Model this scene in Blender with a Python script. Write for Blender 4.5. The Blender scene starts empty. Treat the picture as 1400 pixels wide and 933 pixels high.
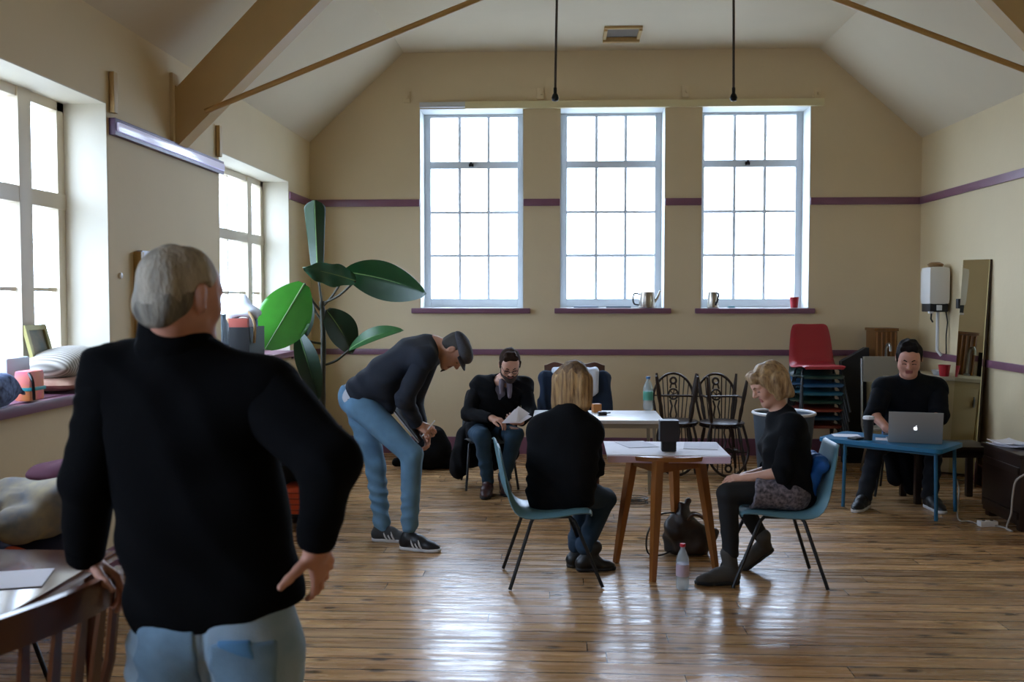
import bpy, bmesh, math, random
import numpy as np
from mathutils import Vector, Matrix, Euler
PI = math.pi
C = bpy.context.scene.collection
rng = random.Random(7)

# ------------------------------------------------------------------ camera model
FP, HC = 1361.0, 1.65
PH = math.atan(58.5/FP); TH = math.atan(65/FP*math.cos(PH))
st, ct, sp, cp = math.sin(TH), math.cos(TH), math.sin(PH), math.cos(PH)
CF = Vector((-st*cp, ct*cp, -sp)); CR = Vector((ct, st, 0)); CU = Vector((-st*sp, ct*sp, cp))
CAM = Vector((0, 0, HC))
def ray(px, py): return CF + CR*((px-700)/FP) + CU*((466.5-py)/FP)
def P(px, py, Y):
    d = ray(px, py); return CAM + d*(Y/d.y)
def PX(px, py, X):
    d = ray(px, py); return CAM + d*(X/d.x)
def PZ(px, py, z):
    d = ray(px, py); return CAM + d*((z-HC)/d.z)

# ------------------------------------------------------------------ materials
def lin(c):
    if isinstance(c, str):
        c = [int(c[i:i+2], 16)/255 for i in (0, 2, 4)]
        c = [v/12.92 if v <= .04045 else ((v+.055)/1.055)**2.4 for v in c]
    return (c[0], c[1], c[2], 1)
MATS = {}
def mat(name, color, rough=.6, metal=0, var=.0, vscale=8, bump=0, bscale=60, coat=0, spec=.5, sheen=0, emis=None, estr=0, stretch=None, alpha=1, var2=None):
    if name in MATS: return MATS[name]
    m = bpy.data.materials.new(name); m.use_nodes = True; MATS[name] = m
    nt = m.node_tree; b = nt.nodes['Principled BSDF']; L = nt.links.new
    b.inputs['Base Color'].default_value = lin(color)
    b.inputs['Roughness'].default_value = rough; b.inputs['Metallic'].default_value = metal
    b.inputs['Specular IOR Level'].default_value = spec
    b.inputs['Coat Weight'].default_value = coat; b.inputs['Coat Roughness'].default_value = .15
    b.inputs['Sheen Weight'].default_value = sheen
    if emis: b.inputs['Emission Color'].default_value = lin(emis); b.inputs['Emission Strength'].default_value = estr
    if var or bump or var2:
        tc = nt.nodes.new('ShaderNodeTexCoord'); mp = nt.nodes.new('ShaderNodeMapping'); L(tc.outputs['Object'], mp.inputs[0])
        if stretch: mp.inputs['Scale'].default_value = stretch
    if var or var2:
        n = nt.nodes.new('ShaderNodeTexNoise'); n.inputs['Scale'].default_value = vscale; n.inputs['Detail'].default_value = 5
        L(mp.outputs[0], n.inputs['Vector'])
        mx = nt.nodes.new('ShaderNodeMix'); mx.data_type = 'RGBA'
        rp = nt.nodes.new('ShaderNodeMapRange'); rp.inputs['From Min'].default_value = .3; rp.inputs['From Max'].default_value = .7
        L(n.outputs['Fac'], rp.inputs['Value']); L(rp.outputs[0], mx.inputs['Factor'])
        c = lin(color)
        mx.inputs['A'].default_value = c
        mx.inputs['B'].default_value = lin(var2) if var2 else (c[0]*(1-var), c[1]*(1-var), c[2]*(1-var), 1)
        L(mx.outputs['Result'], b.inputs['Base Color'])
    if bump:
        n = nt.nodes.new('ShaderNodeTexNoise'); n.inputs['Scale'].default_value = bscale; n.inputs['Detail'].default_value = 4
        L(mp.outputs[0], n.inputs['Vector'])
        bp = nt.nodes.new('ShaderNodeBump'); bp.inputs['Strength'].default_value = bump; bp.inputs['Distance'].default_value = .01
        L(n.outputs['Fac'], bp.inputs['Height']); L(bp.outputs[0], b.inputs['Normal'])
    return m

def glass_mat():
    m = bpy.data.materials.new('window_glass'); m.use_nodes = True; nt = m.node_tree; nt.nodes.clear(); L = nt.links.new
    o = nt.nodes.new('ShaderNodeOutputMaterial'); t = nt.nodes.new('ShaderNodeBsdfTransparent'); g = nt.nodes.new('ShaderNodeBsdfGlossy')
    g.inputs['Roughness'].default_value = .03; t.inputs[0].default_value = (.95, .98, 1, 1)
    f = nt.nodes.new('ShaderNodeLayerWeight'); f.inputs['Blend'].default_value = .12
    mx = nt.nodes.new('ShaderNodeMixShader'); gm = nt.nodes.new('ShaderNodeNewGeometry'); iv = nt.nodes.new('ShaderNodeMath'); iv.operation = 'SUBTRACT'; iv.inputs[0].default_value = 1; L(gm.outputs['Backfacing'], iv.inputs[1]); ml = nt.nodes.new('ShaderNodeMath'); ml.operation = 'MULTIPLY'; L(iv.outputs[0], ml.inputs[0]); L(f.outputs['Fresnel'], ml.inputs[1]); L(ml.outputs[0], mx.inputs[0]); L(t.outputs[0], mx.inputs[1]); L(g.outputs[0], mx.inputs[2]); L(mx.outputs[0], o.inputs[0])
    return m
GLASS = glass_mat()
def clear_mat(name, col, mixf=.25, rough=.08):
    if name in MATS: return MATS[name]
    m = bpy.data.materials.new(name); m.use_nodes = True; nt = m.node_tree; b = nt.nodes['Principled BSDF']; L = nt.links.new
    b.inputs['Base Color'].default_value = lin(col); b.inputs['Roughness'].default_value = rough
    o = nt.nodes['Material Output']; t = nt.nodes.new('ShaderNodeBsdfTransparent'); t.inputs[0].default_value = lin(col)
    mx = nt.nodes.new('ShaderNodeMixShader'); mx.inputs[0].default_value = mixf
    L(t.outputs[0], mx.inputs[1]); L(b.outputs[0], mx.inputs[2]); L(mx.outputs[0], o.inputs[0]); MATS[name] = m
    return m

def floor_mat():
    m = bpy.data.materials.new('varnished_floorboards'); m.use_nodes = True; nt = m.node_tree; b = nt.nodes['Principled BSDF']; L = nt.links.new
    N = lambda t: nt.nodes.new(t)
    def math_(op, a, bb=None):
        n = N('ShaderNodeMath'); n.operation = op
        for i, v in enumerate((a, bb)):
            if v is None: continue
            if isinstance(v, (int, float)): n.inputs[i].default_value = v
            else: L(v, n.inputs[i])
        return n.outputs[0]
    tc = N('ShaderNodeTexCoord'); sx = N('ShaderNodeSeparateXYZ'); L(tc.outputs['Object'], sx.inputs[0])
    W = .135
    row = math_('FLOOR', math_('DIVIDE', sx.outputs['Y'], W))
    fr = math_('FRACT', math_('DIVIDE', sx.outputs['Y'], W))
    wn = N('ShaderNodeTexWhiteNoise'); wn.noise_dimensions = '1D'; L(row, wn.inputs['W'])
    xo = math_('ADD', math_('DIVIDE', sx.outputs['X'], 2.6), math_('MULTIPLY', wn.outputs['Value'], 7))
    bd = math_('FLOOR', xo); xf = math_('FRACT', xo)
    wn2 = N('ShaderNodeTexWhiteNoise'); wn2.noise_dimensions = '2D'
    cb = N('ShaderNodeCombineXYZ'); L(row, cb.inputs[0]); L(bd, cb.inputs[1]); L(cb.outputs[0], wn2.inputs['Vector'])
    # grain coordinate, shifted per board
    cg = N('ShaderNodeCombineXYZ'); L(math_('MULTIPLY', sx.outputs['X'], .9), cg.inputs[0]); L(math_('MULTIPLY', sx.outputs['Y'], 9), cg.inputs[1]); L(math_('MULTIPLY', wn2.outputs['Value'], 30), cg.inputs[2])
    g = N('ShaderNodeTexNoise'); g.inputs['Scale'].default_value = 2.2; g.inputs['Detail'].default_value = 8; g.inputs['Roughness'].default_value = .65; L(cg.outputs[0], g.inputs['Vector'])
    # wear patches
    wv = N('ShaderNodeTexNoise'); wv.inputs['Scale'].default_value = 1.1; wv.inputs['Detail'].default_value = 6; L(tc.outputs['Object'], wv.inputs['Vector'])
    # knots and dents
    kc = N('ShaderNodeCombineXYZ'); L(math_('MULTIPLY', sx.outputs['X'], 5), kc.inputs[0]); L(math_('MULTIPLY', sx.outputs['Y'], 11), kc.inputs[1]); L(wn2.outputs['Value'], kc.inputs[2])
    kv = N('ShaderNodeTexVoronoi'); kv.inputs['Scale'].default_value = 1.0; L(kc.outputs[0], kv.inputs['Vector'])
    kn = N('ShaderNodeMapRange'); kn.inputs['From Min'].default_value = .12; kn.inputs['From Max'].default_value = .30; kn.inputs['To Min'].default_value = 1; kn.inputs['To Max'].default_value = 0; L(kv.outputs['Distance'], kn.inputs['Value'])
    ks = N('ShaderNodeSeparateColor'); L(kv.outputs['Color'], ks.inputs[0])
    knot = math_('MULTIPLY', kn.outputs[0], math_('GREATER_THAN', ks.outputs[0], .55))
    cr = N('ShaderNodeValToRGB'); L(g.outputs['Fac'], cr.inputs[0]); e = cr.color_ramp.elements
    e[0].position = .25; e[0].color = lin('845f3c'); e[1].position = .72; e[1].color = lin('c4a070')
    x = e.new(.5) if False else cr.color_ramp.elements.new(.5); x.color = lin('ab845a')
    hs = N('ShaderNodeHueSaturation'); L(cr.outputs[0], hs.inputs['Color'])
    L(math_('ADD', math_('MULTIPLY', wn2.outputs['Value'], .6), .74), hs.inputs['Value'])
    mw = N('ShaderNodeMix'); mw.data_type = 'RGBA'; L(hs.outputs[0], mw.inputs['A']); mw.inputs['B'].default_value = lin('55381f')
    wr = N('ShaderNodeMapRange'); wr.inputs['From Min'].default_value = .55; wr.inputs['From Max'].default_value = .75; wr.inputs['To Max'].default_value = .7; L(wv.outputs['Fac'], wr.inputs['Value']); L(wr.outputs[0], mw.inputs['Factor'])
    mk = N('ShaderNodeMix'); mk.data_type = 'RGBA'; L(mw.outputs['Result'], mk.inputs['A']); mk.inputs['B'].default_value = lin('33200f'); L(math_('MULTIPLY', knot, .8), mk.inputs['Factor'])
    gap = math_('MAXIMUM', math_('LESS_THAN', fr, .065), math_('LESS_THAN', xf, .0018))
    mg = N('ShaderNodeMix'); mg.data_type = 'RGBA'; L(mk.outputs['Result'], mg.inputs['A']); mg.inputs['B'].default_value = lin('1e140c'); L(gap, mg.inputs['Factor'])
    L(mg.outputs['Result'], b.inputs['Base Color'])
    # varnish: glossy where kept, dull where worn
    rn = N('ShaderNodeTexNoise'); rn.inputs['Scale'].default_value = 3.0; rn.inputs['Detail'].default_value = 6; L(cg.outputs[0], rn.inputs['Vector'])
    rr = N('ShaderNodeMapRange'); rr.inputs['From Min'].default_value = .35; rr.inputs['From Max'].default_value = .7; rr.inputs['To Min'].default_value = .17; rr.inputs['To Max'].default_value = .42
    L(rn.outputs['Fac'], rr.inputs['Value']); L(rr.outputs[0], b.inputs['Roughness'])
    # bump: cupped boards, ripples
    cup = math_('MULTIPLY', math_('MULTIPLY', fr, math_('SUBTRACT', 1, fr)), 4)
    ch = N('ShaderNodeCombineXYZ'); L(math_('MULTIPLY', sx.outputs['X'], 3.5), ch.inputs[0]); L(math_('MULTIPLY', sx.outputs['Y'], 7), ch.inputs[1]); L(math_('MULTIPLY', wn2.outputs['Value'], 9), ch.inputs[2])
    rip = N('ShaderNodeTexNoise'); rip.inputs['Scale'].default_value = 3.2; rip.inputs['Detail'].default_value = 5; L(ch.outputs[0], rip.inputs['Vector'])
    hsum = math_('ADD', math_('ADD', math_('MULTIPLY', math_('POWER', cup, .3), .15), math_('MULTIPLY', rip.outputs['Fac'], .8)), math_('ADD', math_('MULTIPLY', wn2.outputs['Value'], .1), math_('MULTIPLY', math_('ADD', gap, knot), -.3)))
    bp = N('ShaderNodeBump'); bp.inputs['Strength'].default_value = .75; bp.inputs['Distance'].default_value = .0035; L(hsum, bp.inputs['Height']); L(bp.outputs[0], b.inputs['Normal'])
    b.inputs['Specular IOR Level'].default_value = .32
    return m

# ------------------------------------------------------------------ mesh collector
def Rz(a): return Matrix.Rotation(a, 3, 'Z')
def Rx(a): return Matrix.Rotation(a, 3, 'X')
def Ry(a): return Matrix.Rotation(a, 3, 'Y')
def frame_to(d, up=Vector((0, 0, 1))):
    d = Vector(d).normalized()
    if abs(d.dot(up)) > .99: up = Vector((0, 1, 0)) if abs(d.y) < .9 else Vector((1, 0, 0))
    x = up.cross(d).normalized(); y = d.cross(x)
    return x, y, d
class MB:
    def __init__(s): s.bm = bmesh.new()
    def box(s, c, size, rot=None, bev=0, taper=None):
        r = bmesh.ops.create_cube(s.bm, size=1.0); vs = r['verts']
        for v in vs:
            if taper and v.co.z > 0: v.co.x *= taper[0]; v.co.y *= taper[1]
            p = Vector((v.co.x*size[0], v.co.y*size[1], v.co.z*size[2]))
            if rot is not None: p = rot @ p
            v.co = p + Vector(c)
        if bev: 
            es = {e for v in vs for e in v.link_edges}
            bmesh.ops.bevel(s.bm, geom=list(es), offset=bev, segments=2, affect='EDGES', profile=.7)
        return s
    def tube(s, pts, r, n=10, closed=False, caps=True, flat=None):
        pts = [Vector(p) for p in pts]; m = len(pts)
        rs = r if isinstance(r, (list, tuple)) else [r]*m
        rings = []; px = None
        for i, p in enumerate(pts):
            a = pts[(i-1) % m] if (closed or i) else pts[0]; b = pts[(i+1) % m] if (closed or i < m-1) else pts[-1]
            d = (b-a).normalized()
            if px is None: x, y, _ = frame_to(d)
            else:
                x = (px - d*px.dot(d)).normalized(); y = d.cross(x)
            px = x
            rings.append([s.bm.verts.new(p + (x*math.cos(t)*(flat or 1) + y*math.sin(t))*rs[i]) for t in [2*PI*k/n for k in range(n)]])
        for i in range(m if closed else m-1):
            A, B = rings[i], rings[(i+1) % m]
            for k in range(n): s.bm.faces.new((A[k], A[(k+1) % n], B[(k+1) % n], B[k]))
        if caps and not closed:
            s.bm.faces.new(rings[0][::-1]); s.bm.faces.new(rings[-1])
        return s
    def lathe(s, prof, c=(0, 0, 0), n=24, sx=1, sy=1, rot=None):
        c = Vector(c); rings = []
        for (r, z) in prof:
            ring = []
            for k in range(n):
                p = Vector((math.cos(2*PI*k/n)*r*sx, math.sin(2*PI*k/n)*r*sy, z))
                if rot is not None: p = rot @ p
                ring.append(s.bm.verts.new(p+c))
            rings.append(ring)
        for A, B in zip(rings, rings[1:]):
            for k in range(n): s.bm.faces.new((A[k], A[(k+1) % n], B[(k+1) % n], B[k]))
        if prof[0][0] > 1e-5: s.bm.faces.new(rings[0][::-1])
        if prof[-1][0] > 1e-5: s.bm.faces.new(rings[-1])
        return s
    def prism(s, poly, a, b, ax='y'):
        # poly of 2D points in the plane normal to ax, extruded from a to b
        def mk(u, v, w): return {'y': (u, w, v), 'x': (w, u, v), 'z': (u, v, w)}[ax]
        A = [s.bm.verts.new(mk(u, v, a)) for u, v in poly]; B = [s.bm.verts.new(mk(u, v, b)) for u, v in poly]
        n = len(poly)
        s.bm.faces.new(A); s.bm.faces.new(B[::-1])
        for k in range(n): s.bm.faces.new((A[k], B[k], B[(k+1) % n], A[(k+1) % n]))
        return s
    def grid(s, fn, nu, nv, closed_u=False):
        V = [[s.bm.verts.new(fn(i/(nu-1) if not closed_u else i/nu, j/(nv-1))) for j in range(nv)] for i in range(nu)]
        for i in range(nu if closed_u else nu-1):
            for j in range(nv-1): s.bm.faces.new((V[i][j], V[(i+1) % nu][j], V[(i+1) % nu][j+1], V[i][j+1]))
        return s
    def slab(s, fn, nu, nv, nrm, t):
        # closed thin solid: surface fn(u,v) thickened by vector function nrm(u,v)*t
        T = [[s.bm.verts.new(Vector(fn(i/(nu-1), j/(nv-1)))+Vector(nrm(i/(nu-1), j/(nv-1)))*t/2) for j in range(nv)] for i in range(nu)]
        B = [[s.bm.verts.new(Vector(fn(i/(nu-1), j/(nv-1)))-Vector(nrm(i/(nu-1), j/(nv-1)))*t/2) for j in range(nv)] for i in range(nu)]
        f = s.bm.faces.new
        for i in range(nu-1):
            for j in range(nv-1):
                f((T[i][j], T[i+1][j], T[i+1][j+1], T[i][j+1])); f((B[i][j], B[i][j+1], B[i+1][j+1], B[i+1][j]))
        for i in range(nu-1):
            f((T[i][0], B[i][0], B[i+1][0], T[i+1][0])); f((T[i][-1], T[i+1][-1], B[i+1][-1], B[i][-1]))
        for j in range(nv-1):
            f((T[0][j], T[0][j+1], B[0][j+1], B[0][j])); f((T[-1][j], B[-1][j], B[-1][j+1], T[-1][j+1]))
        return s
    def xf(s, R=None, t=(0, 0, 0)):
        for v in s.bm.verts: v.co = (R @ v.co if R is not None else v.co) + Vector(t)
        return s
    def build(s, name, m, parent=None, smooth=True, off=None, ang=40):
        if off is not None:
            for v in s.bm.verts: v.co -= Vector(off)
        bmesh.ops.recalc_face_normals(s.bm, faces=s.bm.faces)
        me = bpy.data.meshes.new(name); 
        if smooth:
            for f in s.bm.faces: f.smooth = True
            for e in s.bm.edges:
                if len(e.link_faces) == 2 and e.calc_face_angle(0) > math.radians(ang): e.smooth = False
        s.bm.to_mesh(me); s.bm.free()
        o = bpy.data.objects.new(name, me); C.objects.link(o)
        if m: me.materials.append(m)
        if parent: o.parent = parent
        return o
def struct(o): o['kind'] = 'structure'; return o
def tag(o, label, cat, group=None, kind=None):
    o['label'] = label; o['category'] = cat
    if group: o['group'] = group
    if kind: o['kind'] = kind
    return o
def thing(name, label, cat, loc=(0, 0, 0), rz=0, group=None):
    o = bpy.data.objects.new(name, None); C.objects.link(o); o.location = loc; o.rotation_euler = (0, 0, rz); o.empty_display_size = .1
    return tag(o, label, cat, group)
def dup(root, loc, rz, label=None, group=None, rot=None):
    r = root.copy(); C.objects.link(r); r.location = loc; r.rotation_euler = rot if rot else (0, 0, rz)
    if label: r['label'] = label
    if group: r['group'] = group
    for ch in list(root.children):
        c = ch.copy(); C.objects.link(c); c.parent = r
        for g in list(ch.children):
            d = g.copy(); C.objects.link(d); d.parent = c
    return r
WORLD_S, EXPO = 14.0, 0.0
# ------------------------------------------------------------------ room
XL, XR, YB, YN = -2.645, 3.72, 10.5, -3.0
ZE, ZC = 3.3, 4.225; CL, CRR = -1.64, 2.665
T = .33
M_wall = mat('cream_wall_paint', 'd9c6a3', .75, var=.06, vscale=1.5, bump=.15, bscale=18)
M_side = mat('cream_side_wall_paint', 'dac7a0', .75, var=.05, vscale=1.5, bump=.15, bscale=18)
M_ceil = mat('white_ceiling_paint', 'd9ccb2', .8, var=.05, vscale=1.2, bump=.1, bscale=10)
M_rev = mat('white_reveal_paint', 'cdd0ce', .6)
M_mauve = mat('mauve_gloss_paint', '7e5468', .35, var=.1, vscale=6)
M_white = mat('white_window_paint', 'c8ccd1', .4)
M_cream = mat('cream_window_paint', 'd8cdb8', .45)
M_beam = mat('cream_beam_paint', 'c8ab78', .6, var=.08, vscale=4)
M_rod = mat('ochre_rod_paint', 'b48d52', .5)
FLOOR = floor_mat()
struct(MB().box(((XL+XR)/2, (YB+YN)/2, -.05), (XR-XL+2*T, YB-YN+2*T, .1)).build('floor', FLOOR, smooth=False))

def wall_with_holes(mb, along, u0, u1, z0, z1, holes, w0, w1):
    """boxes filling the wall around rectangular holes; along='x' or 'y'; w0,w1 the thickness range"""
    hs = sorted(holes)
    def bx(a, b, c, d):
        if b-a < 1e-4 or d-c < 1e-4: return
        cu, su, cz, sz = (a+b)/2, b-a, (c+d)/2, d-c; cw, sw = (w0+w1)/2, abs(w1-w0)
        mb.box((cu, cw, cz) if along == 'x' else (cw, cu, cz), (su, sw, sz) if along == 'x' else (sw, su, sz))
    cur = u0
    for (a, b, c, d) in hs:
        bx(cur, a, z0, z1); bx(a, b, z0, c); bx(a, b, d, z1); cur = b
    bx(cur, u1, z0, z1)
# back wall: gable outline with three window holes
BW = [(-1.475, -.382), (.004, 1.098), (1.474, 2.59)]
BZ0, BZ1 = 1.545, 3.64
mb = MB()
wall_with_holes(mb, 'x', XL-T, XR+T, -.1, 3.64, [(a, b, BZ0, BZ1-.0) for a, b in BW], YB, YB+T+.07)
mb.prism([(XL-T, 3.64), (XR+T, 3.64), (XR+T, 4.5), (XL-T, 4.5)], YB, YB+T+.07)
struct(mb.build('wall_back', M_wall, smooth=False))
LW = [(-.1, 1.85), (3.75, 5.745), (7.665, 9.66)]  # first window is unseen, spaced like the others, added for light
LZ0, LZ1 = 1.13, 2.79
mb = MB(); wall_with_holes(mb, 'y', YN-T, YB+.01, -.1, ZE+.15, [(a, b, LZ0, LZ1) for a, b in LW], XL-T, XL)
struct(mb.build('wall_left', M_side, smooth=False))
struct(MB().box((XR+T/2, (YB+YN)/2, 1.7), (T, YB-YN+T, 3.6)).build('wall_right', M_side, smooth=False))
struct(MB().box(((XL+XR)/2, YN-T/2, 2.1), (XR-XL+2*T, T, 4.6)).build('wall_front', M_side, smooth=False))
# ceiling: two slopes and a flat
mb = MB()
prof = [(XL-.3, ZE-.29), (XL, ZE), (CL, ZC), (CRR, ZC), (XR, ZE), (XR+.3, ZE-.29)]
top = [(x, z+.12) for x, z in prof][::-1]
mb.prism(prof + [(XR+.3, 4.6), (XL-.3, 4.6)], YN-T, YB+.005)
struct(mb.build('ceiling', M_ceil, smooth=False))

# white painted reveals of the window openings (thin linings)
def lining(nm, along, a, b, c, d, w0, w1, m, sill=False):
    mb = MB(); t = .006
    for (u0, u1, v0, v1) in ((a, a+t, c, d), (b-t, b, c, d), (a, b, d-t, d)) + (((a, b, c, c+t),) if sill else ()):
        cu, su, cv, sv, cw, sw = (u0+u1)/2, u1-u0, (v0+v1)/2, v1-v0, (w0+w1)/2, abs(w1-w0)
        mb.box((cu, cw, cv) if along == 'x' else (cw, cu, cv), (su, sw, sv) if along == 'x' else (sw, su, sv))
    return mb.build(nm, m, smooth=False)
wi = 1
for i, (a, b) in enumerate(BW):
    root = MB(); fY = YB+.355; fr = .085; D = .07
    ga, gb, gz0, gz1 = a+.075, b-.075, BZ0+.10, BZ1-.035
    # fixed frame
    root.box(((a+ga)/2, fY, (BZ0+BZ1)/2), (ga-a, D, BZ1-BZ0), bev=.004)
    root.box(((b+gb)/2, fY, (BZ0+BZ1)/2), (b-gb, D, BZ1-BZ0), bev=.004)
    root.box(((a+b)/2, fY, (BZ1+gz1)/2), (gb-ga, D, BZ1-gz1), bev=.004)
    root.box(((a+b)/2, fY, (BZ0+gz0)/2), (gb-ga, D, gz0-BZ0), bev=.004)
    root.box(((a+b)/2, fY, 3.093), (gb-ga, D*.9, .075), bev=.004)
    w = struct(root.build('window_%d' % wi, M_white))
    g = MB()
    for k in (1, 2):
        x = ga+(gb-ga)*k/3; g.box((x, fY, (gz0+gz1)/2), (.030, .03, gz1-gz0))
    for z in (2.582, 2.113): g.box(((a+b)/2, fY, z), (gb-ga, .022, .028))
    g.build('glazing_bar', mat('bloom_lightened_white', 'd8dde4', .35), w, smooth=False)  # bars lighter than the frame, lens bloom put into their colour
    MB().box(((a+b)/2, fY+.01, (gz0+gz1)/2), (gb-ga, .004, gz1-gz0)).build('pane', GLASS, w, smooth=False)
    if i != 1:
        l = MB().box(((a+b)/2-.03, fY-.045, 3.09), (.05, .03, .035), bev=.006).box(((a+b)/2-.03, fY-.06, 3.10), (.02, .03, .05), bev=.005); l.build('latch', mat('dark_metal', '26262a', .4, .8), w)
    lin_ = lining('reveal', 'x', a, b, BZ0, BZ1, YB+.001, YB+.32, M_rev, True); lin_.parent = w
    # thin white edge bead on the wall around the opening
    # sill
    s0, s1 = (-1.565, -.308) if i == 0 else (-.054, 1.164) if i == 1 else (1.415, 2.646)
    struct(MB().box(((s0+s1)/2, YB+.03, 1.518), (s1-s0, .15, .055), bev=.012).build('trim_%d' % wi, M_mauve))
    wi += 1
for i, (a, b) in enumerate(LW):
    fX = XL-.29; D = .07; root = MB()
    def vb(y0, y1, z0=LZ0, z1=LZ1, d=D): root.box((fX, (y0+y1)/2, (z0+z1)/2), (d, y1-y0, z1-z0), bev=.004)
    def hb(z0, z1, y0=a, y1=b, d=D): root.box((fX, (y0+y1)/2, (z0+z1)/2), (d, y1-y0, z1-z0), bev=.004)
    vb(a, a+.085); vb(b-.085, b); hb(LZ1-.06, LZ1); hb(LZ0, LZ0+.1)
    m1, m2 = a+.385, b-.385; vb(m1, m1+.13, d=.09); vb(m2-.13, m2, d=.09)
    hb(2.165, 2.255, d=.085)
    w = struct(root.build('window_%d' % wi, M_cream))
    g = MB()
    for (y0, y1) in ((a+.085, m1), (m1+.13, m2-.13), (m2, b-.085)):
        g.box((fX, (y0+y1)/2, 1.70), (.028, y1-y0, .02))
    g.box((fX, (a+b)/2, (LZ0+LZ1)/2), (.034, .022, LZ1-LZ0-.1))
    g.build('glazing_bar', M_cream, w, smooth=False)
    MB().box((fX-.01, (a+b)/2, (LZ0+LZ1)/2), (.004, b-a-.15, LZ1-LZ0-.15)).build('pane', GLASS, w, smooth=False)
    lin_ = lining('reveal', 'y', a, b, LZ0, LZ1, XL-.001, XL-.30, mat('warm_white_reveal', 'd6d0c0', .6)); lin_.parent = w
    s = struct(MB().box((XL-.11, (a+b)/2, LZ0-.0195), (.30, b-a+(.0 if i else 0), .055), bev=.01).box((XL+.03, (a+b)/2, LZ0-.0195), (.07, b-a+.08, .055), bev=.01).build('trim_%d' % wi, M_mauve))
    wi += 1
# mauve rails. upper z 2.65, lower z 1.08
def rail(mb, x0, x1, y0, y1, z, h, d):
    mb.box(((x0+x1)/2, (y0+y1)/2, z), (abs(x1-x0) or d, abs(y1-y0) or d, h), bev=.008)
mb = MB()
for a, b in ((XL, BW[0][0]), (BW[0][1], BW[1][0]), (BW[1][1], BW[2][0]), (BW[2][1], XR)): rail(mb, a, b, YB-.011, YB-.011, 2.655, .075, .022)
struct(mb.build('trim_7', M_mauve))
mb = MB(); rail(mb, XL, XR, YB-.012, YB-.012, 1.083, .06, .024); struct(mb.build('trim_8', M_mauve))
mb = MB(); rail(mb, XR-.011, XR-.011, YN, YB-.02, 2.655, .075, .022); struct(mb.build('trim_9', M_mauve))
mb = MB(); rail(mb, XR-.012, XR-.012, YN, YB-.02, 1.083, .065, .024); struct(mb.build('trim_10', M_mauve))
mb = MB(); rail(mb, XL+.011, XL+.011, LW[2][1], YB-.02, 2.655, .075, .022); struct(mb.build('trim_11', M_mauve))
mb = MB(); rail(mb, XL+.012, XL+.012, LW[2][1]+.04, YB-.02, 1.083, .06, .024); rail(mb, XL+.012, XL+.012, LW[1][1]+.04, LW[2][0]-.04, 1.083, .06, .024); struct(mb.build('trim_12', M_mauve))
struct(MB().box(((XL+XR)/2, YB-.012, .09), (XR-XL, .024, .18), bev=.006).build('baseboard_back', M_mauve))
struct(MB().box((XR-.012, (YB+YN)/2, .09), (.024, YB-YN-.05, .18), bev=.006).build('baseboard_right', M_mauve))
struct(MB().box((XL+.012, (YB+YN)/2, .09), (.024, YB-YN-.05, .18), bev=.006).build('baseboard_left', M_mauve))
# upper rail, gloss painted as a glowing band, between the two side windows
r = thing('gloss_rail', 'rail with a pale sheen painted on its purple housing along the left wall between two windows', 'wall rail', (XL, 6.72, 2.66))
MB().box((.02, 0, .0), (.04, 1.90, .10), bev=.006).build('moulding', mat('purple_rail_paint', '5c4266', .4), r)
MB().box((.045, 0, .0), (.02, 1.86, .055), bev=.012).build('painted_sheen', mat('glowing_rail_sheen', 'e9e9ff', .15, emis='c9cdf5', estr=.3), r)  # pale colour and added glow stand in for gloss on the rail, no lamp
for y, nm in ((5.80, 'near'), (7.62, 'far')):
    hk = MB().box((XL+.02, y, 2.86), (.03, .05, .24), bev=.006).build('wooden_peg', M_beam); tag(hk, 'short upright wooden batten on the left wall above the %s end of the strip' % nm, 'batten')
# truss: beams and tie rods
def beam(mb, p, q, w, d):
    p, q = Vector(p), Vector(q); x, y, dd = frame_to(q-p, Vector((0, 1, 0)))
    R = Matrix((x, y, dd)).transposed(); mb.box((p+q)/2, (d, w, (q-p).length), rot=R, bev=.01)
YT = 6.73; xm = .585
def mir(x): return 2*xm-x - .0
r = thing('roof_beam', 'cream painted sloping timber brace rising from the left wall', 'beam', (XL, YT, 2.75))
mb = MB(); mb.prism([(XL, 2.70), (XL+.05, 2.70), (-1.20, 4.06), (-1.02, 4.22), (-1.50, 4.22), (XL+.04, 3.09), (XL, 3.12)], YT, YT+.16); mb.build('timber', M_beam, r, smooth=False, off=r.location)
MB().box((XL+.012, YT+.08, 2.93), (.024, .22, .5), bev=.005).build('wall_plate', M_side, r, off=r.location)
r = thing('roof_beam', 'cream painted sloping timber brace rising from the right wall', 'beam', (XR, YT, 2.75))
mb = MB(); mb.prism([(XR, 2.70), (XR-.05, 2.70), (mir(-1.20), 4.06), (mir(-1.02), 4.22), (mir(-1.50), 4.22), (XR-.04, 3.09), (XR, 3.12)], YT, YT+.16); mb.build('timber', M_beam, r, smooth=False, off=r.location)
for sgn, lab in ((-1, 'left'), (1, 'right')):
    a = Vector((-2.40, YT-.03, 2.915)); b = Vector((.55, YT-.03, 4.07))
    if sgn > 0: a.x = mir(a.x)+.02; b.x = mir(b.x)
    o = MB().tube([a, b], .019, 10).build('tie_rod', M_rod); tag(o, 'ochre tie rod slanting up from the foot of the %s roof beam' % lab, 'rod')
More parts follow.
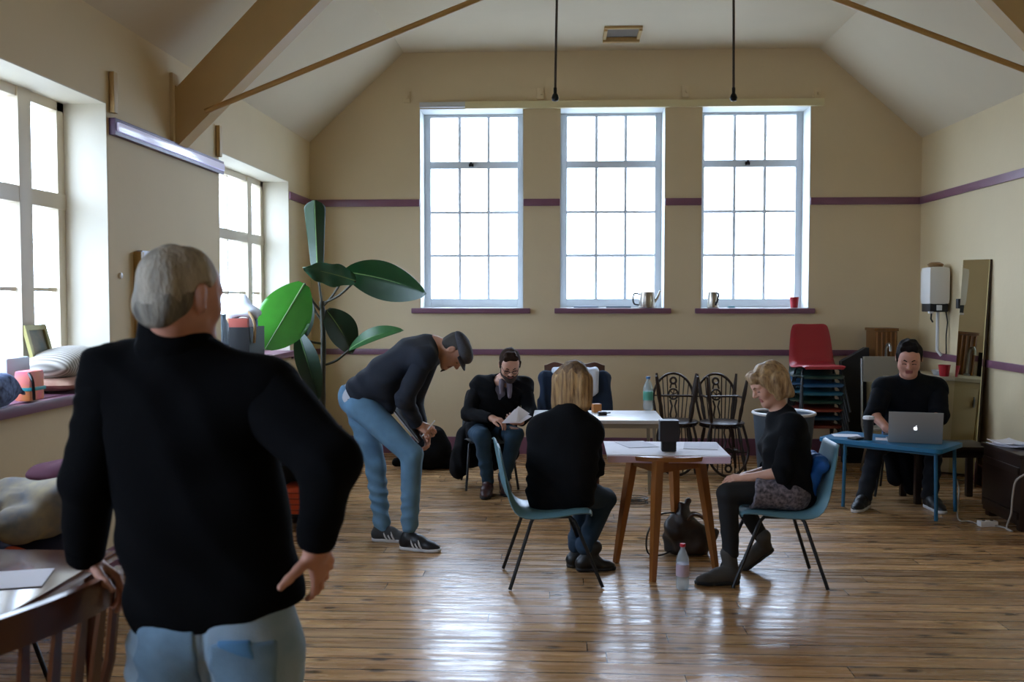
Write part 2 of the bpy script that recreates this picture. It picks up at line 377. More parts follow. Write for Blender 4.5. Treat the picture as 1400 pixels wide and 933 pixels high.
for px, lab in ((759, 'left'), (1003, 'right')):
    b = P(px, 130, 7.0); k = thing('hanging_cord', 'thin dark cord hanging from the ceiling, %s of the pair' % lab, 'cord', (b.x, 7.0, b.z), group=None)
    dx = .02 if lab == 'left' else -.012
    MB().tube([(0, 0, 0), (dx*.3, 0, .4), (dx, 0, ZC-b.z)], .0085, 8).build('cord', mat('dark_cord', '3f352e', .6), k)
    MB().lathe([(0, -.045), (.02, -.04), (.026, -.02), (.02, 0), (.012, .012), (.012, .05), (0, .05)]).build('lamp_holder', mat('dark_metal', '26262a', .4, .8), k)
# ceiling vent
r = thing('ceiling_vent', 'small yellowish rectangular vent hatch on the flat ceiling', 'vent', (.60, 9.85, ZC))
MB().box((0, .10, -.03), (.36, .05, .06), bev=.004).box((0, -.26, -.012), (.36, .04, .024), bev=.004).box((-.165, -.07, -.02), (.03, .36, .04)).box((.165, -.07, -.02), (.03, .36, .04)).build('frame', mat('vent_paint', 'bfa06a', .6), r)
MB().box((0, -.07, -.01), (.30, .30, .01)).build('grille', mat('vent_dark', '6d6256', .7), r)
# blind batten above back windows
o = MB().box(((-.99+2.71)/2, YB-.03, 3.665), (3.70, .06, .075), bev=.008).build('blind_batten', mat('batten_paint', 'd9cda2', .5)); tag(o, 'long cream wooden batten fixed above the three back windows', 'batten')
o = MB().box((-1.23, YB-.02, 3.675), (.48, .04, .055), bev=.006).build('blind_headrail', M_white); tag(o, 'short white headrail above the left back window', 'blind rail')
hooks = [(556, 133, 'leftmost, beyond the left window'), (739, 128, 'near the left hanging cord'), (937, 125, 'above the gap between middle and right windows'), (1117, 128, 'rightmost, above the end of the long batten')]
for hx, hy, lab in hooks:
    p = P(hx, hy, YB-.015)
    o = MB().box((p.x, YB-.012, p.z), (.075, .024, .12), bev=.01).box((p.x+.01, YB-.035, p.z+.0), (.02, .03, .03), bev=.005).build('wall_bracket', M_wall); tag(o, 'small cream bracket on the back wall, %s' % lab, 'bracket')

# ------------------------------------------------------------------ outside, light, camera
o = MB().box((0, 10, -1.05), (120, 120, .1)).build('ground_outside', mat('pale_paving', '9a9a96', .9), smooth=False); struct(o); o.name = 'floor_outside'
W = bpy.data.worlds.new('World'); bpy.context.scene.world = W; W.use_nodes = True
nt = W.node_tree; bg = nt.nodes['Background']
tcn = nt.nodes.new('ShaderNodeTexCoord'); sxn = nt.nodes.new('ShaderNodeSeparateXYZ'); nt.links.new(tcn.outputs['Generated'], sxn.inputs[0])
rmp = nt.nodes.new('ShaderNodeValToRGB'); nt.links.new(sxn.outputs['Z'], rmp.inputs[0])
rmp.color_ramp.elements[0].position = 0; rmp.color_ramp.elements[0].color = (.68, .82, 1.05, 1); rmp.color_ramp.elements[1].position = .9; rmp.color_ramp.elements[1].color = (.82, .95, 1.2, 1)
nt.links.new(rmp.outputs[0], bg.inputs['Color']); bg.inputs['Strength'].default_value = WORLD_S
def portal(nm, loc, rot, sx, sy):
    l = bpy.data.lights.new(nm, 'AREA'); l.shape = 'RECTANGLE'; l.size = sx; l.size_y = sy; l.cycles.is_portal = True
    o = bpy.data.objects.new(nm, l); C.objects.link(o); o.location = loc; o.rotation_euler = rot
for a, b in BW: portal('portal', ((a+b)/2, YB+.45, 2.6), (-PI/2, 0, 0), b-a, 2.1)
for a, b in LW: portal('portal', (XL-.36, (a+b)/2, 1.96), (0, -PI/2, 0), 1.66, b-a)
cd = bpy.data.cameras.new('camera'); cam = bpy.data.objects.new('camera', cd); C.objects.link(cam)
cd.sensor_width = 36; cd.lens = 36*FP/1400; cam.location = CAM
cam.matrix_world = Matrix.Translation(CAM) @ Matrix((CR, CU, -CF)).transposed().to_4x4()
cd.dof.use_dof = True; cd.dof.focus_distance = 8.0; cd.dof.aperture_fstop = 4.0; cd.clip_start = .05; cd.clip_end = 300
sc = bpy.context.scene; sc.camera = cam
sc.view_settings.view_transform = 'Standard'; sc.view_settings.look = 'None'; sc.view_settings.gamma = 1; sc.view_settings.exposure = EXPO
sc.view_settings.use_curve_mapping = False
sc.cycles.use_denoising = True; sc.cycles.max_bounces = 10; sc.cycles.diffuse_bounces = 7; sc.cycles.sample_clamp_indirect = 8; sc.cycles.caustics_reflective = False; sc.cycles.caustics_refractive = False
# ------------------------------------------------------------------ smooth solids (distance fields meshed with surface nets)
def V3(p): return np.array((p[0], p[1], p[2]), dtype=np.float32)
class Shape:
    """a list of primitives; each is (fn, lo, hi, k, op)"""
    def __init__(s): s.pr = []
    def add(s, fn, lo, hi, k=.02, op='u'): s.pr.append((fn, np.minimum(lo, hi), np.maximum(lo, hi), k, op)); return s
    def cone(s, a, b, r1, r2, k=.02, op='u', flat=None):
        a, b = V3(a), V3(b); ba = b-a; l2 = float(ba@ba)+1e-12
        n = None
        if flat is not None: n = V3(Vector(flat[0]).normalized()); fs = flat[1]
        def fn(p):
            pa = p-a
            if n is not None: 
                dn = pa@n; bn = float(ba@n); pa = pa + (dn*(1/fs-1))[..., None]*n; b2 = ba + bn*(1/fs-1)*n; ll = float(b2@b2)+1e-12
            else: b2 = ba; ll = l2
            t = np.clip((pa@b2)/ll, 0, 1)
            d = np.sqrt(((pa - t[..., None]*b2)**2).sum(-1)) - (r1+(r2-r1)*t)
            return d*(fs if n is not None else 1)
        r = max(r1, r2); lo = np.minimum(a, b)-r; hi = np.maximum(a, b)+r
        return s.add(fn, lo, hi, k, op)
    def ell(s, c, r, R=None, k=.02, op='u'):
        c = V3(c); r = np.array(r, dtype=np.float32); Rm = np.array(R, dtype=np.float32) if R is not None else None
        def fn(p):
            q = p-c
            if Rm is not None: q = q@Rm          # columns of R are the local axes
            k0 = np.sqrt(((q/r)**2).sum(-1)); k1 = np.sqrt(((q/r**2)**2).sum(-1))+1e-9
            return k0*(k0-1)/k1
        m = float(r.max()); return s.add(fn, c-m, c+m, k, op)
    def box(s, c, h, R=None, rr=.01, k=.01, op='u'):
        c = V3(c); h = np.array(h, dtype=np.float32)-rr; Rm = np.array(R, dtype=np.float32) if R is not None else None
        def fn(p):
            q = p-c
            if Rm is not None: q = q@Rm
            q = np.abs(q)-h
            return np.sqrt((np.maximum(q, 0)**2).sum(-1)) + np.minimum(q.max(-1), 0) - rr
        m = float(np.linalg.norm(h))+rr; return s.add(fn, c-m, c+m, k, op)
    def cut(s, pt, n, k=.004):
        """remove everything on the side n points to"""
        pt = V3(pt); n = V3(Vector(n).normalized())
        def fn(p): return -((p-pt)@n)
        s.pr.append((fn, None, None, k, 's')); return s
    def ext(s, o): s.pr += o.pr; return s
def inflate(sh, d, keep=None):
    o = Shape()
    for i, (fn, lo, hi, k, op) in enumerate(sh.pr):
        if keep is not None and i not in keep: continue
        if op != 'u': continue
        o.pr.append(((lambda p, f=fn: f(p)-d), lo-d, hi+d, k, op))
    return o
def net(sh, vox, disp=None, bounds=None):
    us = [p for p in sh.pr if p[4] == 'u' and p[1] is not None]
    lo = np.min([p[1] for p in us], 0)-3*vox-.012; hi = np.max([p[2] for p in us], 0)+3*vox+.012
    if bounds: lo = np.maximum(lo, bounds[0]); hi = np.minimum(hi, bounds[1])
    n = np.ceil((hi-lo)/vox).astype(int)+1
    ax = [lo[i]+np.arange(n[i], dtype=np.float32)*vox for i in range(3)]
    F = np.full(n, .5, dtype=np.float32)
    for fn, a, b, k, op in sh.pr:
        if a is None: i0 = np.zeros(3, int); i1 = n
        else:
            m = k+2*vox+.006
            i0 = np.clip(np.floor((a-m-lo)/vox).astype(int), 0, n); i1 = np.clip(np.ceil((b+m-lo)/vox).astype(int)+1, 0, n)
            if (i1 <= i0).any(): continue
        # process in x slabs to limit memory
        step = max(1, int(400000/max(1, (i1[1]-i0[1])*(i1[2]-i0[2]))))
        for x0 in range(i0[0], i1[0], step):
            x1 = min(x0+step, i1[0])
            sl = (slice(x0, x1), slice(i0[1], i1[1]), slice(i0[2], i1[2]))
            f0 = F[sl]
            g = np.empty(f0.shape+(3,), dtype=np.float32)
            g[..., 0] = ax[0][x0:x1, None, None]; g[..., 1] = ax[1][None, i0[1]:i1[1], None]; g[..., 2] = ax[2][None, None, i0[2]:i1[2]]
            if a is None:
                msk = f0 < .05
                if not msk.any(): continue
                d = np.full(f0.shape, -9, dtype=np.float32); d[msk] = fn(g[msk])
            else: d = fn(g)
            if op == 'u':
                h = np.maximum(k-np.abs(f0-d), 0)/k; F[sl] = np.minimum(f0, d)-h*h*k/4
            else:
                nd = -d; h = np.maximum(k-np.abs(f0-nd), 0)/k; F[sl] = np.maximum(f0, nd)+h*h*k/4
    if disp is not None:
        m = np.abs(F) < .03; idx = np.nonzero(m)
        pts = np.stack([ax[i][idx[i]] for i in range(3)], -1); F[m] += disp(pts).astype(np.float32)
    S = F < 0
    S[0] = S[-1] = False; S[:, 0] = S[:, -1] = False; S[:, :, 0] = S[:, :, -1] = False
    F[(F < 0) & ~S] = 1e-4
    c = [slice(None, -1), slice(1, None)]
    cnt = np.zeros(n-1, dtype=np.int8)
    for i in (0, 1):
        for j in (0, 1):
            for k in (0, 1): cnt += S[c[i], c[j], c[k]]
    act = (cnt > 0) & (cnt < 8); ci = np.argwhere(act); vid = np.full(act.shape, -1, dtype=np.int32); vid[act] = np.arange(len(ci))
    acc = np.zeros((len(ci), 3)); num = np.zeros(len(ci))
    X, Y, Z = ci.T
    for axn in range(3):
        o = [(0, 0), (0, 1), (1, 0), (1, 1)]
        for (u, v) in o:
            off = [0, 0, 0]; oth = [q for q in range(3) if q != axn]; off[oth[0]] = u; off[oth[1]] = v
            a0 = (X+off[0], Y+off[1], Z+off[2]); off2 = list(off); off2[axn] = 1; a1 = (X+off2[0], Y+off2[1], Z+off2[2])
            fa, fb = F[a0], F[a1]; m = (fa < 0) != (fb < 0)
            t = np.where(m, fa/np.where(m, fa-fb, 1), 0)
            q = np.zeros((len(ci), 3)); q[:, oth[0]] = u; q[:, oth[1]] = v; q[:, axn] = t
            acc[m] += q[m]; num[m] += 1
    vs = lo + (ci + acc/np.maximum(num, 1)[:, None])*vox
    faces = []
    for axn in range(3):
        oth = [q for q in range(3) if q != axn]
        s0 = [slice(None)]*3; s1 = [slice(None)]*3; s0[axn] = slice(None, -1); s1[axn] = slice(1, None)
        for q in oth: s0[q] = slice(1, -1); s1[q] = slice(1, -1)
        a, b = S[tuple(s0)], S[tuple(s1)]; e = np.argwhere(a != b); 
        if not len(e): continue
        flip = a[tuple(e.T)]
        base = e.copy(); base[:, oth[0]] += 1; base[:, oth[1]] += 1
        def cell(du, dv):
            q = base.copy(); q[:, oth[0]] -= du; q[:, oth[1]] -= dv; return vid[tuple(q.T)]
        f = np.stack([cell(1, 1), cell(0, 1), cell(0, 0), cell(1, 0)], -1)
        if axn == 1: flip = ~flip
        f[~flip] = f[~flip][:, ::-1]
        faces.append(f)
    return vs, np.concatenate(faces)
def build_net(name, parts, m, parent=None, off=(0, 0, 0), smooth_it=1, colour=None):
    """parts: list of (shape, vox, disp) meshed and joined into one object; colour: {material: fn(points)->bool}"""
    V, Fc, n0 = [], [], 0
    for sh, vox, disp in parts:
        v, f = net(sh, vox, disp)
        # light smoothing
        if smooth_it:
            for _ in range(smooth_it):
                s_ = np.zeros_like(v); c_ = np.zeros(len(v))
                for i in range(4):
                    a, b = f[:, i], f[:, (i+1) % 4]
                    for q in range(3): s_[:, q] += np.bincount(a, v[b, q], len(v)) + np.bincount(b, v[a, q], len(v))
                    c_ += np.bincount(a, minlength=len(v)) + np.bincount(b, minlength=len(v))
                v = v*.5 + .5*s_/np.maximum(c_, 1)[:, None]
        V.append(v); Fc.append(f+n0); n0 += len(v)
    V = np.concatenate(V); Fc = np.concatenate(Fc)
    me = bpy.data.meshes.new(name); me.vertices.add(len(V)); me.loops.add(4*len(Fc)); me.polygons.add(len(Fc))
    me.vertices.foreach_set('co', (V-np.array(off, dtype=float)).astype(np.float32).ravel()); me.loops.foreach_set('vertex_index', Fc.astype(np.int32).ravel())
    me.polygons.foreach_set('loop_start', np.arange(0, 4*len(Fc), 4, dtype=np.int32)); me.polygons.foreach_set('loop_total', np.full(len(Fc), 4, dtype=np.int32))
    me.update(calc_edges=True); me.polygons.foreach_set('use_smooth', np.ones(len(Fc), dtype=bool))
    me.materials.append(m)
    if colour:
        ctr = V[Fc].mean(1); ids = np.zeros(len(Fc), dtype=np.int32)
        for i, (mm, fn) in enumerate(colour): me.materials.append(mm); ids[fn(ctr)] = i+1
        me.polygons.foreach_set('material_index', ids)
    o = bpy.data.objects.new(name, me); C.objects.link(o)
    if parent: o.parent = parent
    return o
def waves(seed, amp, freqs=(9, 17, 31), stretch=(1, 1, 1)):
    r = np.random.RandomState(seed); terms = []
    for f in freqs:
        for _ in range(4):
            d = r.randn(3); d /= np.linalg.norm(d); terms.append((d*f*np.array(stretch), r.rand()*6.28, 1/ (1+f/freqs[0])))
    tot = sum(t[2] for t in terms)
    def fn(p):
        s = 0
        for d, ph, w in terms: s = s + w*np.sin(p@d+ph + 1.5*np.sin(p@(d[[1, 2, 0]]*.6)+ph*2))
        return s/tot*amp*2
    return fn
def folds(seed, amp, freq, axis):
    """cloth creases running across the given axis"""
    ax_ = np.array(Vector(axis).normalized()); w = waves(seed+5, .6, (6, 11)); w2 = waves(seed+9, .5, (5, 9))
    def fn(p):
        t = p@ax_*freq + w(p)*6
        return (np.abs(np.sin(t))**1.5 - .5)*amp*np.clip(w2(p)*2+.6, 0, 1)
    return fn
# ------------------------------------------------------------------ furniture
M_black = mat('black_metal', '17171a', .4, .3)
M_teal = mat('dusty_teal_plastic', '5f8591', .38, bump=.08, bscale=300)
M_wood = mat('warm_varnished_wood', 'a0642c', .35, var=.3, vscale=5, stretch=(6, 6, .6))
M_dwood = mat('dark_stained_wood', '2c1a10', .4, var=.3, vscale=6, stretch=(4, 4, .6))
M_paper = mat('white_paper', 'e4e2ea', .7)
M_chrome = mat('dull_steel', '9a9a9a', .3, .9)
M_blackcloth = mat('black_cloth', '0c0c0e', .95, bump=.3, bscale=200, spec=.2)
M_bluep = mat('blue_painted_metal', '23648a', .4)

def catmull(P_, t):
    n = len(P_)-1; f = t*n; i = min(int(f), n-1); f -= i
    g = lambda k: P_[max(0, min(n, k))]
    a, b, c, d = g(i-1), g(i), g(i+1), g(i+2)
    return [.5*(2*b[q]+(c[q]-a[q])*f+(2*a[q]-5*b[q]+4*c[q]-d[q])*f*f+(3*b[q]-a[q]-3*c[q]+d[q])*f**3) for q in range(len(b))]
SHELL = [(.232, .405, .175), (.222, .428, .195), (.15, .434, .212), (.02, .422, .222), (-.11, .425, .226), (-.185, .452, .222), (-.232, .53, .213), (-.262, .63, .205), (-.288, .74, .190), (-.300, .80, .172), (-.312, .818, .155)]
def shell_fn(u, v):
    x, z, w = catmull(SHELL, u); v2 = 2*v-1
    x1, z1, _ = catmull(SHELL, min(1, u+.01)); x0, z0, _ = catmull(SHELL, max(0, u-.01))
    d = Vector((x1-x0, 0, z1-z0)).normalized(); nn = Vector((d.z, 0, -d.x))    # towards front/up is -nn for this winding
    up = -nn if nn.z < 0 else nn
    bend = math.exp(-((u-.5)/.16)**2)
    if u > .5: up = Vector((abs(up.x), 0, up.z))
    lift = .012*v2*v2*(1-bend) + .02*v2*v2*bend - (abs(v2)**7)*(.018+.03*bend)
    return Vector((x, v2*w, z)) + up*lift
def poly_chair(name, label, m, legm, group=None, legs=True, low=28):
    t = thing(name, label, 'chair', group=group)
    mb = MB()
    def nrm(u, v):
        a = shell_fn(min(1, u+.01), v)-shell_fn(max(0, u-.01), v); b = shell_fn(u, min(1, v+.01))-shell_fn(u, max(0, v-.01)); n = a.cross(b).normalized(); return n
    mb.slab(shell_fn, low, 15, nrm, .008).build('seat_shell', m, t, ang=60)
    if legs:
        for s in (-1, 1):
            MB().tube([(.10, s*.165, .405), (.13, s*.185, .38), (.285, s*.225, .006)], .0105, 8).build('leg', legm, t)
            MB().tube([(-.10, s*.165, .405), (-.12, s*.185, .38), (-.245, s*.225, .006)], .0105, 8).build('leg', legm, t)
        f = MB()
        for s in (-1, 1): f.tube([(.105, s*.165, .402), (-.105, s*.165, .402)], .0105, 8)
        f.tube([(.09, -.17, .402), (.09, .17, .402)], .008, 8).tube([(-.09, -.17, .402), (-.09, .17, .402)], .008, 8).build('under_frame', legm, t)
    return t
def move(o, x, y, rz, z=0): o.location = (x, y, z); o.rotation_euler = (0, 0, rz); return o
ch1 = poly_chair('plastic_chair', 'dusty teal moulded plastic chair with black legs under the woman seen from behind', M_teal, M_black, 'dusty teal plastic chairs at the table')
CH1 = (-.065, 5.80, math.radians(8)); move(ch1, *CH1)
CH2 = (1.275, 5.86, math.radians(179)); ch2 = dup(ch1, (CH2[0], CH2[1], 0), CH2[2], 'dusty teal moulded plastic chair with black legs under the woman in the patterned skirt')
CH6 = (2.93, 8.50, math.radians(-112)); ch6 = poly_chair('plastic_chair', 'blue plastic chair beneath the man working at the laptop', mat('blue_plastic', '1f4f86', .4), M_black); move(ch6, *CH6)
CH3 = (-.62, 8.72, math.radians(-80)); ch3 = poly_chair('plastic_chair', 'dark plastic chair under the bearded man reading papers', mat('charcoal_plastic', '1d1d20', .5), M_black); move(ch3, *CH3)

# --- stack of chairs with a red one on top, against the back wall
sx_, sy_ = 2.50, 9.83
cols = [('red_brown_plastic', '7a2a1c', 'rust red'), ('deep_blue_plastic', '17405c', 'deep blue'), ('red_brown_plastic', '7a2a1c', 'rust red'), ('deep_green_plastic', '12362c', 'deep green'), ('sea_blue_plastic', '1d5a70', 'sea blue'), ('mid_blue_plastic', '1e4d73', 'mid blue'), ('dark_green_plastic', '14332e', 'dark green'), ('red_plastic', '9c1f2b', 'bright red')]
pos = ['bottom of the stack', 'second from the bottom of the stack', 'third from the bottom of the stack', 'fourth from the bottom of the stack', 'fifth from the bottom, third below the red top', 'second below the bright red top chair', 'directly below the bright red top chair', 'topmost of the stack against the back wall']
for i, (mn, col, cn) in enumerate(cols):
    c = poly_chair('stacking_chair', '%s plastic chair with black frame, %s' % (cn, pos[i]), mat(mn, col, .4), M_black, 'stacked chairs by the back wall')
    move(c, sx_, sy_ - .012*i, -PI/2 + (.0 if i < 7 else .03), .080*i if i < 7 else .572)

# --- wheel-back chairs, each with another upside down on it
def windsor(label):
    t = thing('wheelback_chair', label, 'chair', group='dark wheelback chairs stacked in pairs')
    s = MB()
    s.lathe([(0, .425), (.19, .43), (.212, .442), (.21, .457), (.15, .452), (0, .447)], n=28, sx=1.0, sy=1.0).build('seat', M_dwood, t)
    for a, b in ((1, 1), (1, -1), (-1, 1), (-1, -1)):
        top = Vector((.12*a, .13*b, .43)); bot = Vector((.18*a, .19*b, 0)); pts = [top.lerp(bot, k/8) for k in range(9)]
        MB().tube(pts, [.013, .016, .019, .014, .018, .020, .017, .014, .011], 8).build('leg', M_dwood, t)
    st_ = MB()
    for b in (1, -1): st_.tube([(.15, .16*b, .2), (-.15, .16*b, .2)], .010, 8)
    st_.tube([(0, .16, .2), (0, -.16, .2)], .010, 8).build('stretcher', M_dwood, t)
    def bk(y, z): return Vector((-.17-(z-.45)*.16, y, z))
    arch = [bk(-.165-.03*math.sin(PI*k/10*.9), .45+.035*k) for k in range(5)] 
    pts = []
    for k in range(25):
        a = PI*k/24; y = -math.cos(a)*.195; z = .66+math.sin(a)*.255; pts.append(bk(y, z))
    pts = [bk(-.15, .45), bk(-.175, .55)] + pts + [bk(.175, .55), bk(.15, .45)]
    MB().tube(pts, .0125, 8).build('back_bow', M_dwood, t)
    for y in (-.135, -.095, -.055, .055, .095, .135):
        zt = .66+math.sqrt(max(0, 1-(y*1.1/.195)**2))*.25
        MB().tube([bk(y*.8, .45), bk(y*1.1, zt)], .0058, 6).build('spindle', M_dwood, t)
    sp = MB()
    for y in (-1, 1): sp.tube([bk(.018*y, .45), bk(.03*y, .52), bk(.014*y, .60), bk(.032*y, .66)], .009, 6)
    ring = [bk(math.cos(2*PI*k/18)*.045, .715+math.sin(2*PI*k/18)*.05) for k in range(18)]; sp.tube(ring, .009, 6, closed=True)
    for k in range(3): 
        a = PI*k/3+.3; sp.tube([bk(math.cos(a)*.045, .715+math.sin(a)*.05), bk(-math.cos(a)*.045, .715-math.sin(a)*.05)], .005, 6)
    ring = [bk(math.cos(2*PI*k/14)*.028, .845+math.sin(2*PI*k/14)*.03) for k in range(14)]; sp.tube(ring, .011, 6, closed=True)
    sp.tube([bk(-.03, .77), bk(-.018, .82)], .008, 6).tube([bk(.03, .77), bk(.018, .82)], .008, 6)
    sp.tube([bk(-.185, .70), bk(.185, .70)], .0065, 6).build('back_splat', M_dwood, t)
    return t
wx = [(1.10, 9.55, 'left'), (1.54, 9.50, 'right')]
w0 = windsor('dark wheelback chair standing upright, left of the pair by the back wall'); move(w0, wx[0][0], wx[0][1], -PI/2-.06)
w1 = dup(w0, (wx[1][0], wx[1][1], 0), -PI/2+.10, 'dark wheelback chair standing upright, right of the pair by the back wall')
w2 = dup(w0, (wx[0][0]+.01, wx[0][1]-.07, .925), 0, 'upside down wheelback chair resting on the left upright one, legs in the air', rot=(PI, 0, PI/2-.1))
w3 = dup(w0, (wx[1][0]-.01, wx[1][1]-.07, .925), 0, 'upside down wheelback chair resting on the right upright one, legs in the air', rot=(PI, 0, PI/2+.12))

# --- wooden centre table with papers
tc_ = Vector((.655, 6.12, 0)); tt = thing('wooden_table', 'warm wooden table with four splayed tapered legs under large white sheets', 'table', tc_)
MB().prism([(math.cos(a)*(.34 if k % 2 else .34), math.sin(a)*.285+.035) for k, a in enumerate([2*PI*q/40 for q in range(40)])], .682, .708, 'z').build('table_top', M_wood, tt, ang=30)
vf = Vector((-.11, -.36)); vr = Vector((.30, -.06))
feet = [vf, vr, -vf, -vr]; ap = []
for f_ in feet:
    tp = Vector((f_.x*.66, f_.y*.66, .685)); bt_ = Vector((f_.x, f_.y, 0)); R_ = Rz(math.radians(38))
    pts = [tp.lerp(bt_, k/4) for k in range(5)]
    mb = MB(); mb.tube(pts, [.035, .035, .031, .026, .021], 4).build('leg', M_wood, tt, ang=30); ap.append(tp)
mb = MB()
for k in range(4):
    a, b = ap[k], ap[(k+1) % 4]; c = (a+b)/2; d = b-a; mb.box((c.x, c.y, .65), (d.length, .02, .065), rot=Rz(math.atan2(d.y, d.x)))
mb.build('apron', M_wood, tt, smooth=False)
pk = mat('pale_pink_paper', 'd9bccb', .7)
def sheet(name, label, cat, cx, cy, sx, sy, z, rz, m, curl=.0, t=.0015, group=None, droop=0):
    r = Matrix.Rotation(rz, 3, 'Z')
    def fn(u, v):
        x, y = (u-.5)*sx, (v-.5)*sy; zz = curl*((2*u-1)**2)*((2*v-1)**2) 
        if droop and y < -sy/2+.02: zz -= (-(y+sy/2-.02))*0
        return Vector((x, y, zz))
    mb = MB(); mb.slab(fn, 9, 9, lambda u, v: (0, 0, 1), t); mb.xf(r, (0, 0, 0)); o = mb.build(name, m, smooth=False); o.location = (cx, cy, z); return tag(o, label, cat, group)
def draped_sheet(name, label, cx, cy, sx, sy, z, drop, m, rz=0):
    def fn(u, v):
        x = (u-.5)*sx; s_ = -sy/2 - drop + v*(sy+drop); 
        if s_ < -sy/2: 
            k = (-sy/2 - s_); y, zz = -sy/2-.006-k*.15, -k
        else: y, zz = s_, .0
        return Vector((x, y, zz + .0015*math.sin(x*19)*(v < .1)))
    def nn(u, v): return (0, -1, .15) if v*(sy+drop) < drop*.99 else (0, 0, 1)
    mb = MB().slab(fn, 14, 33, nn, .0016); mb.xf(Rz(rz)); o = mb.build(name, m, smooth=False); o.location = (cx, cy, z); return tag(o, label, 'paper')
draped_sheet('paper_sheet', 'large pale pink sheet lying under the white one, front edge hanging over the table', .655, 6.22, .725, .575, .7095, .040, pk, -.01)
draped_sheet('paper_sheet', 'large white sheet spread over the wooden table top', .653, 6.225, .732, .58, .7120, .026, M_paper, -.01)
for (px, py, w_, h_, rz, lab) in ((870, 608, .20, .27, .3, 'left half of the wooden table'), (958, 610, .21, .29, -.15, 'right half of the wooden table')):
    p = PZ(px, py, .714); sheet('paper_sheet', 'white written page lying on the %s' % lab, 'paper', p.x, p.y, w_, h_, .7150, rz, mat('grey_white_paper', 'cfcdd8', .7, var=.25, vscale=60, stretch=(.3, 3, 1)))
# dark tapered speaker on it
p = PZ(914, 617, .714)
sp = thing('desk_speaker', 'dark grey box shaped speaker standing on the white papers of the wooden table', 'speaker', (p.x, p.y, .7165))
MB().box((0, 0, .125), (.115, .09, .13), bev=.006).build('body', mat('dark_grey_plastic', '2b2a30', .5), sp)
MB().box((0, 0, .032), (.088, .07, .064), bev=.004).build('base', mat('black_plastic', '141416', .5), sp)

# --- blue low table with laptop
ZT = .545
FL, FR_, BR, BL = [Vector(v) for v in ((2.05, 7.98, 0), (2.77, 7.34, 0), (3.10, 7.74, 0), (2.38, 8.38, 0))]
cb_ = (FL+BR)/2; bt = thing('low_table', 'bright blue low school table with metal legs in front of the laptop man', 'table', cb_)
mb = MB()
def rounded(corners, r, n=5):
    out = []; m = len(corners)
    for i, c in enumerate(corners):
        a, b = corners[i-1], corners[(i+1) % m]; d1 = (a-c).normalized(); d2 = (b-c).normalized()
        for k in range(n+1):
            t = k/n; p1 = c+d1*r; p2 = c+d2*r; q = p1*(1-t)**2 + c*2*t*(1-t) + p2*t*t; out.append((q.x, q.y))
    return out
rc = [q-cb_ for q in (FL, FR_, BR, BL)]
mb.prism(rounded(rc, .06), ZT-.03, ZT, 'z').build('table_top', mat('blue_table_top', '1e6f9c', .35), bt, ang=30)
ex = (FR_-FL).normalized(); ey = (BL-FL).normalized()
lg = [FL+ex*.20+ey*.05, FR_-ex*.04+ey*.05, BR-ex*.05-ey*.03, BL+ex*.22-ey*.05]
for q in lg:
    q = q-cb_; o_ = q.normalized(); MB().tube([(q.x*.97, q.y*.97, ZT-.03), (q.x, q.y, .01)], .014, 10).build('leg', M_bluep, bt)
mb = MB()
for k in range(4):
    a, b = lg[k]-cb_, lg[(k+1) % 4]-cb_; mb.tube([(a.x*.97, a.y*.97, ZT-.045), (b.x*.97, b.y*.97, ZT-.045)], .012, 8)
mb.build('under_frame', M_bluep, bt)
# laptop
p = PZ(1252, 607, ZT); lp_rz = math.radians(-14)
lt = thing('laptop', 'silver laptop with a glowing fruit logo, open on the blue table', 'laptop', (p.x, p.y+.02, ZT+.001), lp_rz)
M_alu = mat('aluminium', 'a2a4a6', .5, .3)
MB().box((0, .12, .008), (.385, .25, .014), bev=.004).build('base', M_alu, lt)
MB().box((0, .13, .0165), (.28, .11, .003), bev=.001).build('keyboard', mat('black_plastic', '141416', .5), lt, smooth=False)
scn = MB(); Rl = Rx(math.radians(-(-12))); hl = .235
scn.box((0, 0, hl/2), (.385, .008, hl), bev=.003); scn.xf(Rl, (0, -.01, .012)); lid = scn.build('lid', M_alu, lt)
lg_ = MB()
poly = []
R0 = .0145
for k in range(40):
    a = 2*PI*k/40; x, z = math.cos(a), math.sin(a)
    r_ = R0*(1 - .16*math.exp(-((a-PI/2)/.35)**2) - .10*math.exp(-((a-3*PI/2)/.3)**2)); px_, pz_ = x*r_*1.0, z*r_*1.05
    d = math.hypot(px_-.0185, pz_-.002)
    if d < .0085: f_ = .0085/d; px_, pz_ = .0185+(px_-.0185)*f_, .002+(pz_-.002)*f_
    poly.append((px_, pz_))
lg_.prism(poly, -.0062, -.0045, 'y'); lg_.prism([(.001, .0165), (.004, .0165), (.0085, .021), (.0088, .0245), (.005, .0235), (.0015, .020)], -.0062, -.0045, 'y')
lg_.xf(None, (0, 0, hl*.46)); lg_.xf(Rl, (0, -.01, .012)); lg_.build('logo', mat('logo_glow', 'ffffff', .4, emis='f4f6ff', estr=1.3), lt, smooth=False)
